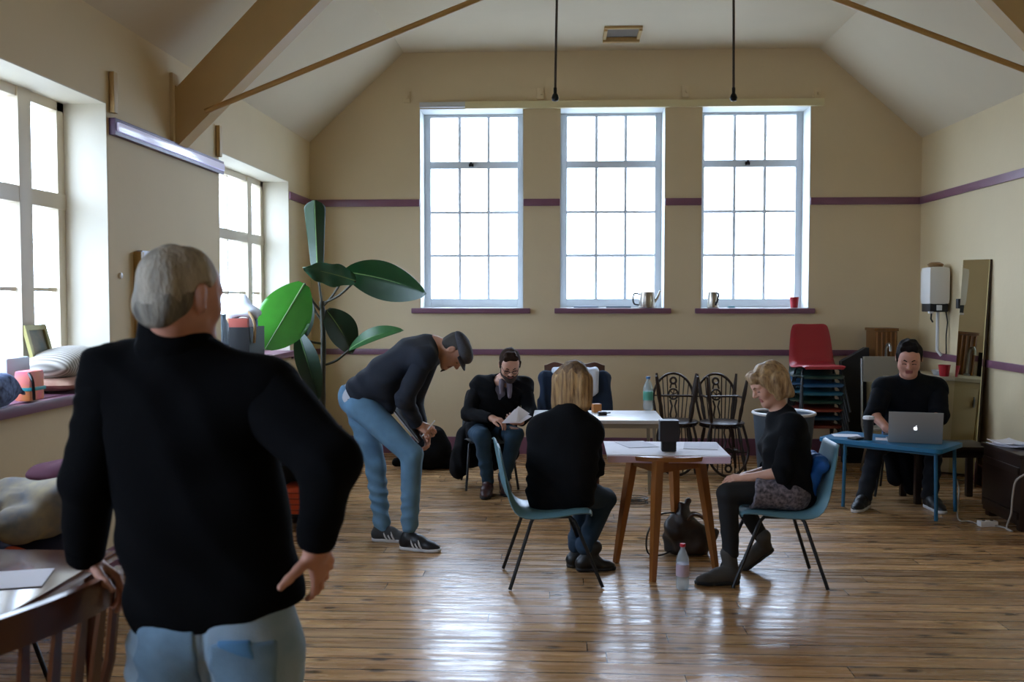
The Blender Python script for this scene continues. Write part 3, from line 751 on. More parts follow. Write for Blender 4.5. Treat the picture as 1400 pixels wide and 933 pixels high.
# travel mug, papers, phone on the blue table
p = PZ(1187, 602, ZT); mg = thing('travel_mug', 'black travel mug with a white lid on the blue table', 'mug', (p.x, p.y, ZT+.001))
MB().lathe([(.030, 0), (.031, .02), (.040, .15), (.041, .165)], n=24).build('body', mat('black_plastic', '141416', .5), mg)
MB().lathe([(.043, .163), (.044, .172), (.040, .185), (.030, .188), (0, .188)], n=24).build('lid', mat('white_plastic', 'e8e8ea', .4), mg)
MB().box((.0, -.041, .185), (.03, .012, .008), bev=.003).build('lid_tab', mat('white_plastic', 'e8e8ea', .4), mg)
p = PZ(1157, 596, ZT); sheet('paper_sheet', 'loose white page on the left end of the blue table', 'paper', p.x, p.y, .21, .16, ZT+.002, -.1, M_paper)
p = PZ(1208, 601, ZT); sheet('paper_sheet', 'white page on the blue table between the mug and the laptop', 'paper', p.x, p.y, .12, .15, ZT+.002, -.3, M_paper)
p = PZ(1176, 601, ZT); o = MB().box((0, 0, .006), (.08, .12, .012), bev=.004).build('phone', mat('black_plastic', '141416', .5)); move(o, p.x-.03, p.y, -.9, ZT+.0045); tag(o, 'black phone lying beside the travel mug on the blue table', 'phone')

# --- white folding table at the back with bottle
wt = thing('folding_table', 'white topped folding table behind the wooden table, water bottle at its end', 'table', (.30, 8.05, 0))
MB().box((0, 0, .69), (1.02, .68, .03), bev=.008).build('table_top', mat('white_laminate', 'd5d5d8', .35), wt)
MB().box((0, 0, .655), (.96, .62, .035), bev=.004).build('apron', mat('grey_beige_metal', '8f887c', .5), wt)
for a in (1, -1):
    for b in (1, -1): MB().tube([(a*.44, b*.27, .64), (a*.46, b*.29, .005)], .014, 8).build('leg', mat('grey_beige_metal', '8f887c', .5), wt)
def bottle(label, loc, h, r, lab_col, cap_col, water=.75, group=None):
    t = thing('water_bottle', label, 'bottle', loc)
    pr = [(r*.8, 0), (r, .01), (r, h*.2), (r*.93, h*.23), (r, h*.26), (r, h*.62), (r*.95, h*.68), (r*.6, h*.82), (r*.36, h*.88), (r*.36, h*.94)]
    MB().lathe(pr, n=24).build('bottle_body', clear_mat('clear_plastic', 'e6eef2', .3), t)
    MB().lathe([(r*1.012, h*.30), (r*1.015, h*.31), (r*1.015, h*.55), (r*1.012, h*.56)], n=24).build('bottle_label', mat('label_'+lab_col, lab_col, .5), t)
    MB().lathe([(r*.42, h*.93), (r*.44, h*.94), (r*.43, h*.995), (0, h)], n=16).build('cap', mat('cap_'+cap_col, cap_col, .4), t)
    return t
p = PZ(886, 561, .705); bottle('tall clear water bottle with green label on the white folding table', (p.x, p.y, .706), .285, .042, '4f9a86', '3b6ea8')
p = PZ(933, 806, 0); bottle('small water bottle with a red cap standing on the floor by the wooden table', (p.x, p.y, .001), .262, .037, 'b9a7b8', 'c02638')
p = PZ(820, 568, .705); o = MB().box((0, 0, .015), (.07, .05, .03), bev=.01).tube([(.03, 0, .015), (.07, .01, .018)], .006, 6).build('bulldog_clip', mat('black_plastic', '141416', .5)); move(o, p.x+.02, p.y, .2, .7055); tag(o, 'small black clip on the left of the white folding table top', 'clip')
o = MB().box((0, 0, .035), (.07, .06, .07), bev=.006).build('small_box', mat('orange_card', 'b9783a', .6)); move(o, PZ(813, 556, .705).x, 8.25, .3, .7055); tag(o, 'small orange cardboard box at the back of the white folding table', 'box')

# --- carved wooden chair behind the blonde woman, clothes on it
cc = thing('carved_chair', 'brown wooden chair with a curved crest rail behind the blonde woman', 'chair', (.14, 9.0, 0))
M_bw = mat('reddish_brown_wood', '5e3520', .35, var=.25, vscale=6)
MB().box((0, 0, .44), (.46, .44, .035), bev=.01).build('seat', M_bw, cc)
for a in (1, -1):
    MB().tube([(a*.19, -.19, .43), (a*.2, -.2, .005)], [.02, .016], 8).build('leg', M_bw, cc)
    MB().tube([(a*.18, .19, .43), (a*.2, .22, .005)], [.02, .016], 8).build('leg', M_bw, cc)
    MB().tube([(a*.19, .19, .43), (a*.2, .22, .75), (a*.205, .25, 1.0)], .018, 8).build('back_post', M_bw, cc)
def crest(u, v):
    x = (u-.5)*.56; e = abs(2*u-1); return Vector((x, .25-.03*(1-e*e), 1.0+.035*math.sin(PI*u)*0 + .012*math.cos(3*PI*e) + .01*(1-e) + (v-.5)*(.10-.02*e)))
MB().slab(crest, 24, 6, lambda u, v: (0, 1, 0), .03).build('crest_rail', M_bw, cc)
MB().box((0, .225, .78), (.38, .018, .05), bev=.005).build('back_rail', M_bw, cc)
s = Shape()
s.cone((-.14, 9.16, .92), (.42, 9.16, .92), .05, .05, .05, flat=((0, 1, 0), .8)); s.cone((-.12, 9.14, .90), (-.13, 9.10, .55), .06, .08, .06, flat=((0, 1, 0), .6)); s.cone((.40, 9.14, .90), (.42, 9.10, .55), .06, .08, .06, flat=((0, 1, 0), .6)); s.cone((.14, 9.12, .88), (.14, 9.1, .5), .12, .16, .08, flat=((0, 1, 0), .5))
o = build_net('navy_jacket', [(s, .01, folds(3, .012, 30, (1, 0, .2)))], mat('navy_cloth', '1b2c44', .9, bump=.3, bscale=150), None, (.14, 9.1, .5)); o.location = (.14, 9.1, .5); tag(o, 'navy jacket hung over the carved wooden chair behind the blonde woman', 'jacket')
s = Shape(); s.cone((-.04, 9.13, .985), (.33, 9.13, .985), .035, .035, .05); s.cone((0, 9.06, .96), (-.02, 9.03, .82), .05, .04, .05, flat=((0, 1, 0), .5)); s.cone((.3, 9.06, .96), (.31, 9.03, .80), .05, .04, .05, flat=((0, 1, 0), .5)); s.cone((.15, 9.06, .96), (.15, 9.03, .85), .09, .09, .05, flat=((0, 1, 0), .4))
o = build_net('white_shirt', [(s, .01, folds(8, .01, 40, (1, 0, .2)))], mat('white_cloth', 'd2d8e4', .9), None, (.14, 9.1, .9)); o.location = (.14, 9.1, .9); tag(o, 'white shirt laid over the navy jacket behind the blonde woman', 'shirt')

# --- bin, easel panel, wooden cabinet in the back right
bn = thing('waste_bin', 'round grey bin with a white rim behind the woman in the patterned skirt', 'bin', (2.0, 8.95, 0))
MB().lathe([(.20, .0), (.215, .02), (.265, .60), (.27, .62), (.255, .62), (.20, .05), (0, .04)], n=40).build('bin_body', mat('blue_grey_plastic', '56626e', .45), bn)
rg = MB(); rg.tube([(.268*math.cos(2*PI*k/40), .268*math.sin(2*PI*k/40), .628) for k in range(40)], .014, 8, closed=True).build('rim', mat('white_plastic', 'e8e8ea', .4), bn)
o = MB().prism([(1153, 495), (1187, 476), (1191, 476), (1191, 640), (1153, 640)], 0, 1, 'y')
for v in o.bm.verts:
    q = P(v.co.x, v.co.z, 10.05); v.co = Vector((q.x, 10.05+v.co.y*.10 + (q.z-.1)*.06, max(q.z, .0)))
o = o.build('instrument_case', mat('black_case', '121114', .7), smooth=False); tag(o, 'tall black case with a sloping top leaning beside the chair stack', 'case')
wc = thing('wooden_cabinet', 'narrow tall brown wooden cabinet with vertical ribs behind the laptop man', 'cabinet', (3.27, 10.28, 0))
MB().box((0, 0, .66), (.22, .3, 1.32), bev=.008).build('body', mat('dark_gold_wood', '7a4c1c', .4, var=.4, vscale=3, stretch=(9, 9, .3)), wc)
MB().box((0, 0, 1.335), (.24, .32, .03), bev=.006).build('top_board', mat('dark_gold_wood', '5a3714', .4), wc)
for k in range(5): MB().tube([(-.09+k*.045, -.155, .02), (-.09+k*.045, -.155, 1.31)], .009, 8).build('rib', mat('amber_wood', '8a5820', .35), wc)
fc = thing('folding_chair', 'grey metal chair back showing behind the laptop man left shoulder', 'chair', (3.05, 9.35, 0))
MB().box((0, .2, .98), (.36, .02, .24), rot=Rx(-.1), bev=.01).build('backrest', mat('grey_beige_metal', '8f887c', .5), fc)
MB().box((0, 0, .45), (.38, .38, .02), bev=.008).build('seat', mat('grey_beige_metal', '8f887c', .5), fc)
for a in (-1, 1):
    MB().tube([(a*.19, .22, 1.08), (a*.19, .17, .45), (a*.19, -.2, .008)], .011, 8).build('leg', M_chrome, fc)
    MB().tube([(a*.17, .0, .44), (a*.17, .25, .008)], .011, 8).build('leg', M_chrome, fc)

# --- right wall: sink cabinet, heater, mirror, bench, piano
sk = thing('sink_cabinet', 'cream sink cabinet in the back right corner with red cups on top', 'cabinet', (3.38, 9.85, 0))
M_crm = mat('cream_laminate', 'c4b184', .5)
MB().box((0, 0, .45), (.62, .80, .86), bev=.004).build('body', M_crm, sk); MB().box((0, -.01, .90), (.66, .84, .035), bev=.006).build('worktop', mat('pale_worktop', 'cfc6ae', .35), sk)
for a in (-1, 1):
    d = MB().box((a*.152, -.408, .44), (.295, .018, .78), bev=.004).build('door', M_crm, sk); MB().box((a*.04, -.425, .70), (.014, .02, .10), bev=.004).build('handle', M_chrome, d)
MB().tube([(-.13, .22, .91), (-.13, .22, 1.14), (-.13, .19, 1.19), (-.13, .13, 1.20), (-.13, .09, 1.17), (-.13, .085, 1.13)], .013, 10).lathe([(.03, .915), (.03, .93), (.015, .94)], (-.13, .22, 0)).build('tap', M_chrome, sk)
M_redc = mat('red_cup', 'a81826', .45)
def cup(name, label, loc, r, h, m, group=None):
    t = MB().lathe([(r*.72, 0), (r*.75, .004), (r, h), (r*1.06, h+.002), (r*.95, h), (r*.68, .008), (0, .008)], n=24).build(name, m); t.location = loc; return tag(t, label, 'cup', group)
p = P(1291, 513, 9.50); cup('cup', 'red plastic cup on the sink cabinet under the water heater', (p.x, 9.50, .919), .055, .105, M_redc)
p = P(1304, 513, 9.6); o = MB().lathe([(.0, 0), (.045, .0), (.07, .05), (.066, .05), (.04, .006)], n=24).build('glass_bowl', clear_mat('glass_bowl', 'dfe4e8', .45)); o.location = (3.60, 9.62, .919); tag(o, 'small clear glass bowl beside the red cup on the sink cabinet', 'bowl')
wh = thing('water_heater', 'white rounded electric water heater on the right wall above the sink', 'water heater', (XR, 9.75, 1.75))
hb = MB().box((-.12, 0, .02), (.20, .26, .36), bev=.05); hb.build('heater_body', mat('white_enamel', 'e3e0da', .3), wh)
MB().lathe([(.0, .0), (.06, .0), (.075, .03), (.04, .05), (0, .05)], (-.12, 0, .195), n=20).build('cap', mat('brass_brown', '8a6a44', .4), wh)
MB().box((-.12, -.0, -.19), (.17, .22, .08), bev=.01).build('control_box', mat('black_plastic', '141416', .5), wh)
MB().box((-.12, -.115, -.19), (.05, .012, .05), bev=.005).box((-.19, -.09, -.235), (.04, .04, .02), bev=.004).build('dial', mat('white_plastic', 'e8e8ea', .4), wh)
MB().tube([(-.09, 0, -.22), (-.09, 0, -.60), (-.05, 0, -.65)], .016, 10).build('pipe', mat('white_plastic', 'e8e8ea', .4), wh)
MB().tube([(-.16, -.03, -.22), (-.165, -.03, -.30), (-.15, -.04, -.33)], .008, 8).build('spout', mat('black_plastic', '141416', .5), wh)
MB().tube([(-.03, -.03, -.2), (-.015, -.05, -.33), (-.03, -.06, -.45), (-.015, -.03, -.62), (-.015, .0, -.70)], .006, 8).build('cable', mat('black_plastic', '141416', .5), wh)
o = MB().box((XR-.02, 9.42, 1.60), (.04, .06, .09), bev=.006).build('wall_socket', mat('black_plastic', '141416', .5)); tag(o, 'small dark switch on the right wall between heater and mirror', 'switch')
mr = thing('tall_mirror', 'tall narrow frameless mirror leaning against the right wall', 'mirror', (3.66, 9.06, 0))
mirm = mat('mirror_glass', 'e2dfc8', .03, 1.0)
def mir_fn(d): return [Vector(q) for q in ((XR-.10-d, 9.36, .0), (XR-.012-d, 9.33, 2.0), (XR-.012-d, 8.77, 1.985), (XR-.10-d, 8.80, .0))]
def hexa(A, B):
    mb = MB(); a = [mb.bm.verts.new(v) for v in A]; b = [mb.bm.verts.new(v) for v in B]; n = len(A)
    mb.bm.faces.new(a); mb.bm.faces.new(b[::-1])
    for k in range(n): mb.bm.faces.new((a[k], b[k], b[(k+1) % n], a[(k+1) % n]))
    return mb
hexa(mir_fn(.014), mir_fn(.008)).build('mirror_face', mirm, mr, smooth=False, off=mr.location)
hexa(mir_fn(.008), mir_fn(-.010)).build('backing', mat('dark_brown_board', '3c2c1c', .6), mr, smooth=False, off=mr.location)
# dark bench / side table
bp_ = PZ(1330, 607, .52)
bh = thing('side_table', 'dark brown low side table between the blue table and the right wall', 'table', (3.14, 8.24, -.075))
M_drk = mat('very_dark_wood', '2a1b14', .35, var=.2, vscale=5)
MB().box((0, 0, .525), (.62, .42, .035), bev=.006).build('table_top', M_drk, bh)
for a in (-1, 1):
    for b in (-1, 1): MB().box((a*.27, b*.17, .29), (.05, .05, .43), bev=.005).build('leg', M_drk, bh)
MB().box((0, 0, .48), (.54, .34, .06)).build('apron', M_drk, bh, smooth=False)
pn = thing('storage_chest', 'very dark wooden chest at the right edge with papers on top', 'chest', (3.46, 7.42, -.05))
MB().box((0, 0, .33), (.44, .62, .48), bev=.008).build('body', M_drk, pn); MB().box((-.0, 0, .585), (.47, .66, .03), bev=.008).build('lid', M_drk, pn)
MB().box((-.225, 0, .16), (.02, .58, .05), bev=.005).box((-.225, 0, .48), (.02, .58, .05), bev=.005).build('front_moulding', M_drk, pn)
for a in (-1, 1):
    for b in (-1, 1): MB().box((a*.17, b*.26, .07), (.07, .07, .04), bev=.005).build('foot', M_drk, pn)
for i, (dx, dy, rz, lab) in enumerate(((0, .02, .5, 'lowest of the small pile on the dark chest'), (.02, -.02, .75, 'middle of the small pile on the dark chest'), (-.01, 0, .3, 'on top of the small pile on the dark chest'))):
    o = sheet('paper_sheet', 'white booklet page, '+lab, 'paper', 3.36+dx, 7.52+dy, .20, .27, .555+.012*i, rz, M_paper, curl=.012, t=.006, group='papers on the dark chest')
tb = thing('tote_tub', 'light blue fabric tub with a pale wooden lid at the right edge of the picture', 'tub', (3.53, 7.27, .552))
def tubf(u, v): a = 2*PI*u; r_ = .11+.035*v; return Vector((math.cos(a)*r_, math.sin(a)*r_, v*.22))
MB().lathe([(.10, 0), (.11, .005), (.155, .23), (.16, .235), (.15, .235), (.1, .01), (0, .01)], n=30).build('body', mat('light_blue_fabric', '7fb4d8', .8, bump=.3, bscale=40), tb)
MB().lathe([(.0, .236), (.185, .236), (.19, .243), (.185, .25), (0, .25)], n=30).build('lid', mat('pale_wood', 'c79a68', .5), tb)
# extension socket and cable
pa = PZ(1350, 720, 0)
ea = thing('extension_socket', 'white extension socket lying on the floor before the dark chest', 'socket', (pa.x, pa.y, .001), .1)
MB().box((0, 0, .02), (.13, .06, .04), bev=.008).build('body', mat('white_plastic', 'e8e8ea', .4), ea)
MB().lathe([(.0, .0), (.012, 0), (.012, .004), (0, .004)], (-.03, 0, .04)).lathe([(.0, .0), (.012, 0), (.012, .004), (0, .004)], (.03, 0, .04)).build('outlet', mat('dark_grey_plastic', '2b2a30', .5), ea)
pts = [PZ(1360, 719, .01), PZ(1374, 722, .008), PZ(1384, 727, .008)]; 
q = [PX(1388, 716, 3.14), PX(1388, 695, 3.145), PX(1390, 672, 3.145), PX(1400, 655, 3.145)]
cab = [Vector(pts[0]), Vector(pts[1]), Vector(pts[2]), Vector((3.19, 7.20, .012)), Vector((3.205, 7.17, .12)), Vector((3.205, 7.15, .25)), Vector((3.21, 7.12, .36)), Vector((3.24, 7.06, .42))]
def smooth_path(P_, n=8): return [Vector(catmull([tuple(p) for p in P_], k/(n*(len(P_)-1)))) for k in range(n*(len(P_)-1)+1)]
o = MB().tube(smooth_path(cab), .007, 8).build('cable', mat('grey_white_cable', 'a9a39b', .5)); tag(o, 'pale grey cable climbing from the extension socket up the dark chest', 'cable')
cab = [PZ(1340, 718, .008), PZ(1325, 713, .008), PZ(1312, 712, .008), PZ(1309, 700, .008), PZ(1311, 670, .008), PZ(1308, 655, .008)]
o = MB().tube(smooth_path(cab), .006, 8).build('cable', mat('grey_white_cable', 'a9a39b', .5)); tag(o, 'pale grey cable running from the extension socket back under the side table', 'cable')
# black cable coil near white table
cr_ = Vector((.62, 7.95, .01)); pts = [Vector((.62+math.cos(k*.5)*(.09+.004*math.sin(k*1.7)), 7.95+math.sin(k*.5)*.08, .008+.0012*k)) for k in range(44)]
o = MB().tube(pts, .004, 6).build('cable_coil', M_black); tag(o, 'black cable coil on the floor beneath the white folding table', 'cable')
# black rucksack by the back wall
def blob(name, label, cat, shape, vox, disp, m, loc, group=None, colour=None):
    o = build_net(name, [(shape, vox, disp)], m, None, loc, colour=colour); o.location = loc; return tag(o, label, cat, group)
b0 = Vector((-1.24, 9.55, 0)); s = Shape()
s.ell(b0+Vector((0, 0, .17)), (.19, .13, .18), k=.05); s.ell(b0+Vector((.02, -.02, .33)), (.12, .09, .10), k=.06); s.ell(b0+Vector((-.02, -.10, .12)), (.13, .07, .10), k=.03); s.cone(b0+Vector((.1, 0, .05)), b0+Vector((.3, -.04, .08)), .05, .08, .05); s.cone(b0+Vector((-.1, .0, .05)), b0+Vector((-.34, 0, .06)), .05, .05, .05)
s.cut((0, 0, .002), (0, 0, -1))
blob('rucksack', 'black rucksack slumped on the floor behind the man in the cap', 'bag', s, .012, waves(4, .014, (14, 25)), M_blackcloth, b0)
# handbag under the wooden table
b0 = Vector((.80, 6.42, 0)); hbg = thing('handbag', 'dark brown leather handbag with a thin strap on the floor under the wooden table', 'bag', b0)
s = Shape(); s.ell(b0+Vector((.06, 0, .10)), (.15, .10, .11), k=.05); s.ell(b0+Vector((-.04, 0, .16)), (.08, .07, .12), k=.05); s.cone(b0+Vector((-.08, 0, .2)), b0+Vector((-.02, 0, .32)), .035, .015, .03); s.cone(b0+Vector((.0, 0, .2)), b0+Vector((.02, .02, .33)), .02, .012, .02); s.cone(b0+Vector((.15, 0, .08)), b0+Vector((.2, -.03, .15)), .05, .03, .04); s.cone(b0+Vector((-.10, .02, .10)), b0+Vector((-.07, 0, .02)), .05, .06, .03); s.ell(b0+Vector((.07, -.06, .11)), (.09, .04, .07), k=.02); s.cut((0, 0, .002), (0, 0, -1))
MB().tube(smooth_path([b0+Vector((.0, -.04, .18))-b0, Vector((.05, -.09, .27)), Vector((.13, -.09, .24)), Vector((.15, -.06, .15))]), .010, 8).build('handle', mat('mid_brown_leather', '4a3324', .5), hbg)
MB().tube(smooth_path([Vector((.01, .04, .18)), Vector((.06, .06, .25)), Vector((.14, .06, .22)), Vector((.16, .03, .15))]), .010, 8).build('handle', mat('mid_brown_leather', '4a3324', .5), hbg)
build_net('bag_body', [(s, .007, waves(11, .030, (22, 40)))], mat('dark_brown_leather', '1d1513', .45, var=.4, vscale=9, var2='3c2c22'), hbg, b0)
MB().tube(smooth_path([(-.06, -.02, .27), (-.16, -.06, .26), (-.235, -.09, .15), (-.235, -.1, .03), (-.16, -.1, .012), (-.08, -.06, .03)]), .006, 6).build('strap', mat('black_leather', '101010', .4), hbg)
# bright blue jacket between the woman and her chair back
s = Shape(); s.cone((1.50, 5.72, .70), (1.50, 6.02, .70), .04, .04, .04); s.cone((1.485, 5.76, .70), (1.44, 5.78, .52), .035, .04, .04); s.cone((1.485, 5.98, .70), (1.44, 5.96, .52), .035, .04, .04); s.cone((1.485, 5.88, .70), (1.44, 5.88, .52), .04, .05, .04)
blob('folded_jacket', 'bright blue jacket stuffed behind the back of the woman in the patterned skirt', 'jacket', s, .008, folds(6, .01, 45, (0, 1, .3)), mat('bright_blue_cloth', '1c62b8', .7), (1.47, 5.88, .5))
# things on the back window sills
SZ = 1.5475
kt = thing('metal_jug', 'steel jug with black handle and spout on the middle back window sill', 'jug', (.92, 10.56, SZ+.003))
MB().lathe([(.085, 0), (.088, .01), (.082, .12), (.078, .165), (.07, .17), (.0, .172)], n=30).build('jug_body', mat('brushed_steel', 'b9b0a4', .25, .9), kt)
MB().tube([(.07, 0, .05), (.11, 0, .10), (.14, 0, .18)], [.018, .014, .011], 10).build('spout', mat('brushed_steel', 'b9b0a4', .25, .9), kt)
MB().tube(smooth_path([(-.075, 0, .14), (-.13, 0, .15), (-.145, 0, .09), (-.13, 0, .04), (-.08, 0, .03)]), .009, 8).build('handle', mat('black_plastic', '141416', .5), kt)
kt = thing('metal_jug', 'small steel jug with a black handle on the right back window sill', 'jug', (1.61, 10.56, SZ+.003))
MB().lathe([(.062, 0), (.064, .01), (.058, .12), (.052, .165), (.0, .168)], n=30, sx=.95).build('jug_body', mat('brushed_steel', 'b9b0a4', .25, .9), kt)
MB().tube(smooth_path([(.03, -.055, .155), (.045, -.09, .14), (.035, -.085, .08), (.02, -.06, .03)]), .010, 8).build('handle', mat('black_plastic', '141416', .5), kt)
cup('cup', 'small red plastic cup on the right back window sill', (2.455, 10.56, SZ+.003), .048, .11, M_redc)
for (x, rx, col, lab) in ((.28, .13, '8fa3b8', 'blue grey tray with pencils lying'), (.62, .12, '5c7384', 'dark blue flat folder lying')):
    o = MB().box((0, 0, .008), (.26, .08, .016), bev=.004).build('flat_tray', mat('tray_'+col, col, .5)); o.location = (x, 10.55, SZ+.003); tag(o, lab+' on the middle back window sill', 'tray')
o = MB().box((0, 0, .008), (.07, .05, .02), bev=.006).build('tea_light', mat('teal_glass', '6fa6b4', .3)); o.location = (1.80, 10.55, SZ+.003); tag(o, 'tiny pale teal dish on the right back window sill', 'dish')
# ------------------------------------------------------------------ left side of the room
# big-leaved plant in the back left corner
PY = 9.25
base = P(441, 640, PY); base.z = 0; base.x = P(441, 500, PY).x
pl = thing('potted_plant', 'tall plant with huge dark green paddle leaves in the back left corner', 'plant', base)
M_leaf = mat('dark_green_leaf', '173d1b', .32, var=.35, vscale=5)
M_stem = mat('brown_green_stem', '33301d', .6, var=.3, vscale=12)
def lp3(px, py, Y): return P(px, py, Y)-base
MB().lathe([(.14, 0), (.15, .01), (.19, .30), (.2, .31), (.18, .31), (.17, .27), (0, .27)], n=30).build('pot', mat('terracotta_pot', '6e4130', .7), pl)
tr = [Vector((0, 0, .25)), lp3(440, 600, PY), lp3(441, 540, PY), lp3(442, 470, PY), lp3(440, 412, PY)]
MB().tube(smooth_path(tr, 5), [.035]*6+[.03]*5+[.025]*10, 10).build('stem', M_stem, pl)
def leaf(b, t, w, bow, side, fold=.25, stalk_from=None, curl=0.0, wave=0.0, m=None, tipw=.0):
    b, t = b, t; ax_ = (t-b); L_ = ax_.length; d = ax_.normalized(); sd = Vector(side) if side else d.cross(Vector((-.25, .97, 0))).normalized()*(-1); sd = (sd-d*sd.dot(d)).normalized(); nn = d.cross(sd)
    def fn(u, v):
        s_ = 2*v-1; ww = w/2*((math.sin(PI*min(1, u*.97+.03))**.62)*(1-.25*u*u) if not tipw else (.55+.45*u)*min(1, (1-u)*9+.02)**.5)
        c = b + d*(L_*u) + nn*(bow*4*u*(1-u))
        return c + sd*(s_*ww*math.cos(fold)) + nn*(abs(s_)*ww*math.sin(fold) - curl*s_*s_*ww) + nn*(wave*math.sin(u*17+s_*2)*abs(s_)*.01)
    lf = MB().slab(fn, 22, 13, lambda u, v: nn, .003).build('leaf', m or M_leaf, pl, ang=80)
    rib = MB().tube([fn(k/12, .5)-nn*.002 for k in range(13)], [.008-.0005*k for k in range(13)], 6).build('midrib', mat('pale_green_midrib', '6f8f55', .5), lf)
    if stalk_from is not None:
        mid = (stalk_from+b)/2 + Vector((0, 0, -.03)); MB().tube(smooth_path([stalk_from, mid, b], 5), .011, 8).build('stalk', M_stem, pl)
top = lp3(441, 420, PY)
leaf(lp3(434, 368, PY), lp3(430, 274, PY-.10), .25, .04, (1, .25, 0), fold=.55, tipw=1, stalk_from=top)
leaf(lp3(474, 372, PY-.05), lp3(583, 402, PY-.25), .42, -.07, (.1, -.35, .9), fold=.22, stalk_from=top)
leaf(lp3(486, 384, PY-.1), lp3(414, 366, PY-.45), .26, -.02, (0, .8, -.9), fold=.15, stalk_from=lp3(442, 415, PY), wave=1.5, m=mat('blue_green_leaf', '3c6b52', .25, var=.3, vscale=4))
leaf(lp3(416, 388, PY-.15), lp3(362, 478, PY-.75), .50, .05, None, fold=.18, stalk_from=lp3(438, 425, PY), m=mat('lit_green_leaf', '3f8f2e', .22, var=.3, vscale=3))  # lit look put into a brighter green than the other leaves
leaf(lp3(446, 424, PY+.05), lp3(482, 484, PY+.2), .34, .05, (.6, .5, .8), fold=.3, stalk_from=lp3(441, 440, PY), m=mat('deep_green_leaf', '102c18', .4))
leaf(lp3(421, 402, PY), lp3(418, 462, PY+.1), .17, .03, (1, .3, 0), fold=.6, stalk_from=lp3(441, 440, PY), m=mat('deep_green_leaf', '102c18', .4))
leaf(lp3(408, 455, PY-.1), lp3(436, 548, PY-.1), .26, .05, (1, .3, .2), fold=.5, stalk_from=lp3(440, 470, PY), m=mat('deep_green_leaf', '102c18', .4))
leaf(lp3(478, 478, PY), lp3(552, 452, PY-.1), .24, .05, (.1, .7, .6), fold=.2, stalk_from=lp3(441, 500, PY), m=mat('mid_green_leaf', '2b5a2c', .35, var=.3))
# picture frames
pf = thing('picture_frame', 'small gold framed picture leaning in the near left window', 'picture frame', PX(45, 507, -2.82))
def fquad(sh, d):
    a = PX(29, 446, -2.90); b = PX(58, 444, -2.90); w = Vector((0, b.y-a.y, 0)); dn = Vector((.09, 0, -(a.z-1.146)))
    a0 = a; n = Vector((dn.z*-1, 0, dn.x)).normalized(); n = n if n.x > 0 else -n
    return a0, w, dn, n
a0, w_, dn, n_ = fquad(0, 0)
def pfr(name, m, u0, u1, v0, v1, d0, d1):
    A = [a0+w_*u+dn*v+n_*d1 for u, v in ((u0, v0), (u1, v0), (u1, v1), (u0, v1))]; B = [a0+w_*u+dn*v+n_*d0 for u, v in ((u0, v0), (u1, v0), (u1, v1), (u0, v1))]
    return hexa(A, B).build(name, m, pf, smooth=False, off=pf.location)
M_gold = mat('dull_gold_frame', '7d7440', .4, .4)
pfr('frame', M_gold, 0, .12, 0, 1, 0, .02); pfr('frame', M_gold, .88, 1, 0, 1, 0, .02); pfr('frame', M_gold, .12, .88, 0, .08, 0, .02); pfr('frame', M_gold, .12, .88, .92, 1, 0, .02)
pfr('picture', mat('faded_picture', '9a9078', .6, var=.45, vscale=9, var2='5f6a66'), .10, .90, .06, .94, 0, .008)
nb = thing('notice_board', 'pale wall board with a light frame on the left wall behind the grey haired head', 'board', (XL, 6.65, 1.5))
MB().box((.02, 0, 0), (.035, 1.04, .90), bev=.006).build('frame', mat('pale_lilac_frame', 'c9cbdc', .4), nb)
MB().box((.030, 0, 0), (.03, .95, .82), bev=.002).build('board', mat('lilac_board', '9a92ac', .6), nb)
MB().box((.025, -.545, -.02), (.05, .05, .92), bev=.008).build('wooden_edge', mat('ochre_batten', 'a98a4e', .5), nb)
o = MB().lathe([(.0, 0), (.02, 0), (.017, .012), (0, .015)], n=16, rot=Ry(PI/2)).build('wall_hook', mat('white_plastic', 'e8e8ea', .4)); o.location = PX(164, 377, XL); tag(o, 'tiny round white hook on the left wall near the notice board', 'hook')
# cushions on the near left sill
def cushion(name, label, c, sx, sy, h, m, rz=0, tilt=0):
    R = Rz(rz) @ Rx(tilt); mb = MB()
    def top(sgn):
        def fn(u, v):
            a, b = 2*u-1, 2*v-1; e = max(0, (1-abs(a)**2.6)*(1-abs(b)**2.6))**.5
            cx = a*(1-.10*b*b*(abs(a))); cy = b*(1-.10*a*a*abs(b)); return R @ Vector((cx*sx/2, cy*sy/2, sgn*e*h/2))
        return fn
    mb.grid(top(1), 22, 22); mb.grid(top(-1), 22, 22); bmesh.ops.remove_doubles(mb.bm, verts=mb.bm.verts, dist=.0005)
    o = mb.build(name, m, ang=80); o.location = c; return tag(o, label, 'cushion')
stripe = mat('striped_ticking', 'bdb8ae', .9)
nt_ = stripe.node_tree; wv_ = nt_.nodes.new('ShaderNodeTexWave'); wv_.inputs['Scale'].default_value = 14; wv_.bands_direction = 'Y'; tcw = nt_.nodes.new('ShaderNodeTexCoord'); nt_.links.new(tcw.outputs['Object'], wv_.inputs[0])
mxw = nt_.nodes.new('ShaderNodeMix'); mxw.data_type = 'RGBA'; nt_.links.new(wv_.outputs['Fac'], mxw.inputs['Factor']); mxw.inputs['A'].default_value = lin('807a72'); mxw.inputs['B'].default_value = lin('c9c5bc'); nt_.links.new(mxw.outputs['Result'], nt_.nodes['Principled BSDF'].inputs['Base Color'])
p = PZ(85, 533, 1.14)
cushion('cushion', 'dusty pink cushion lying on the purple sill of the near left window', (-2.74, 5.36, 1.185), .30, .42, .085, mat('dusty_pink_cloth', 'a8796a', .9, var=.3, vscale=14, var2='c09a84'))
cushion('cushion', 'grey striped cushion resting on top of the pink cushion', (-2.76, 5.42, 1.295), .30, .52, .16, stripe, 0, .10)
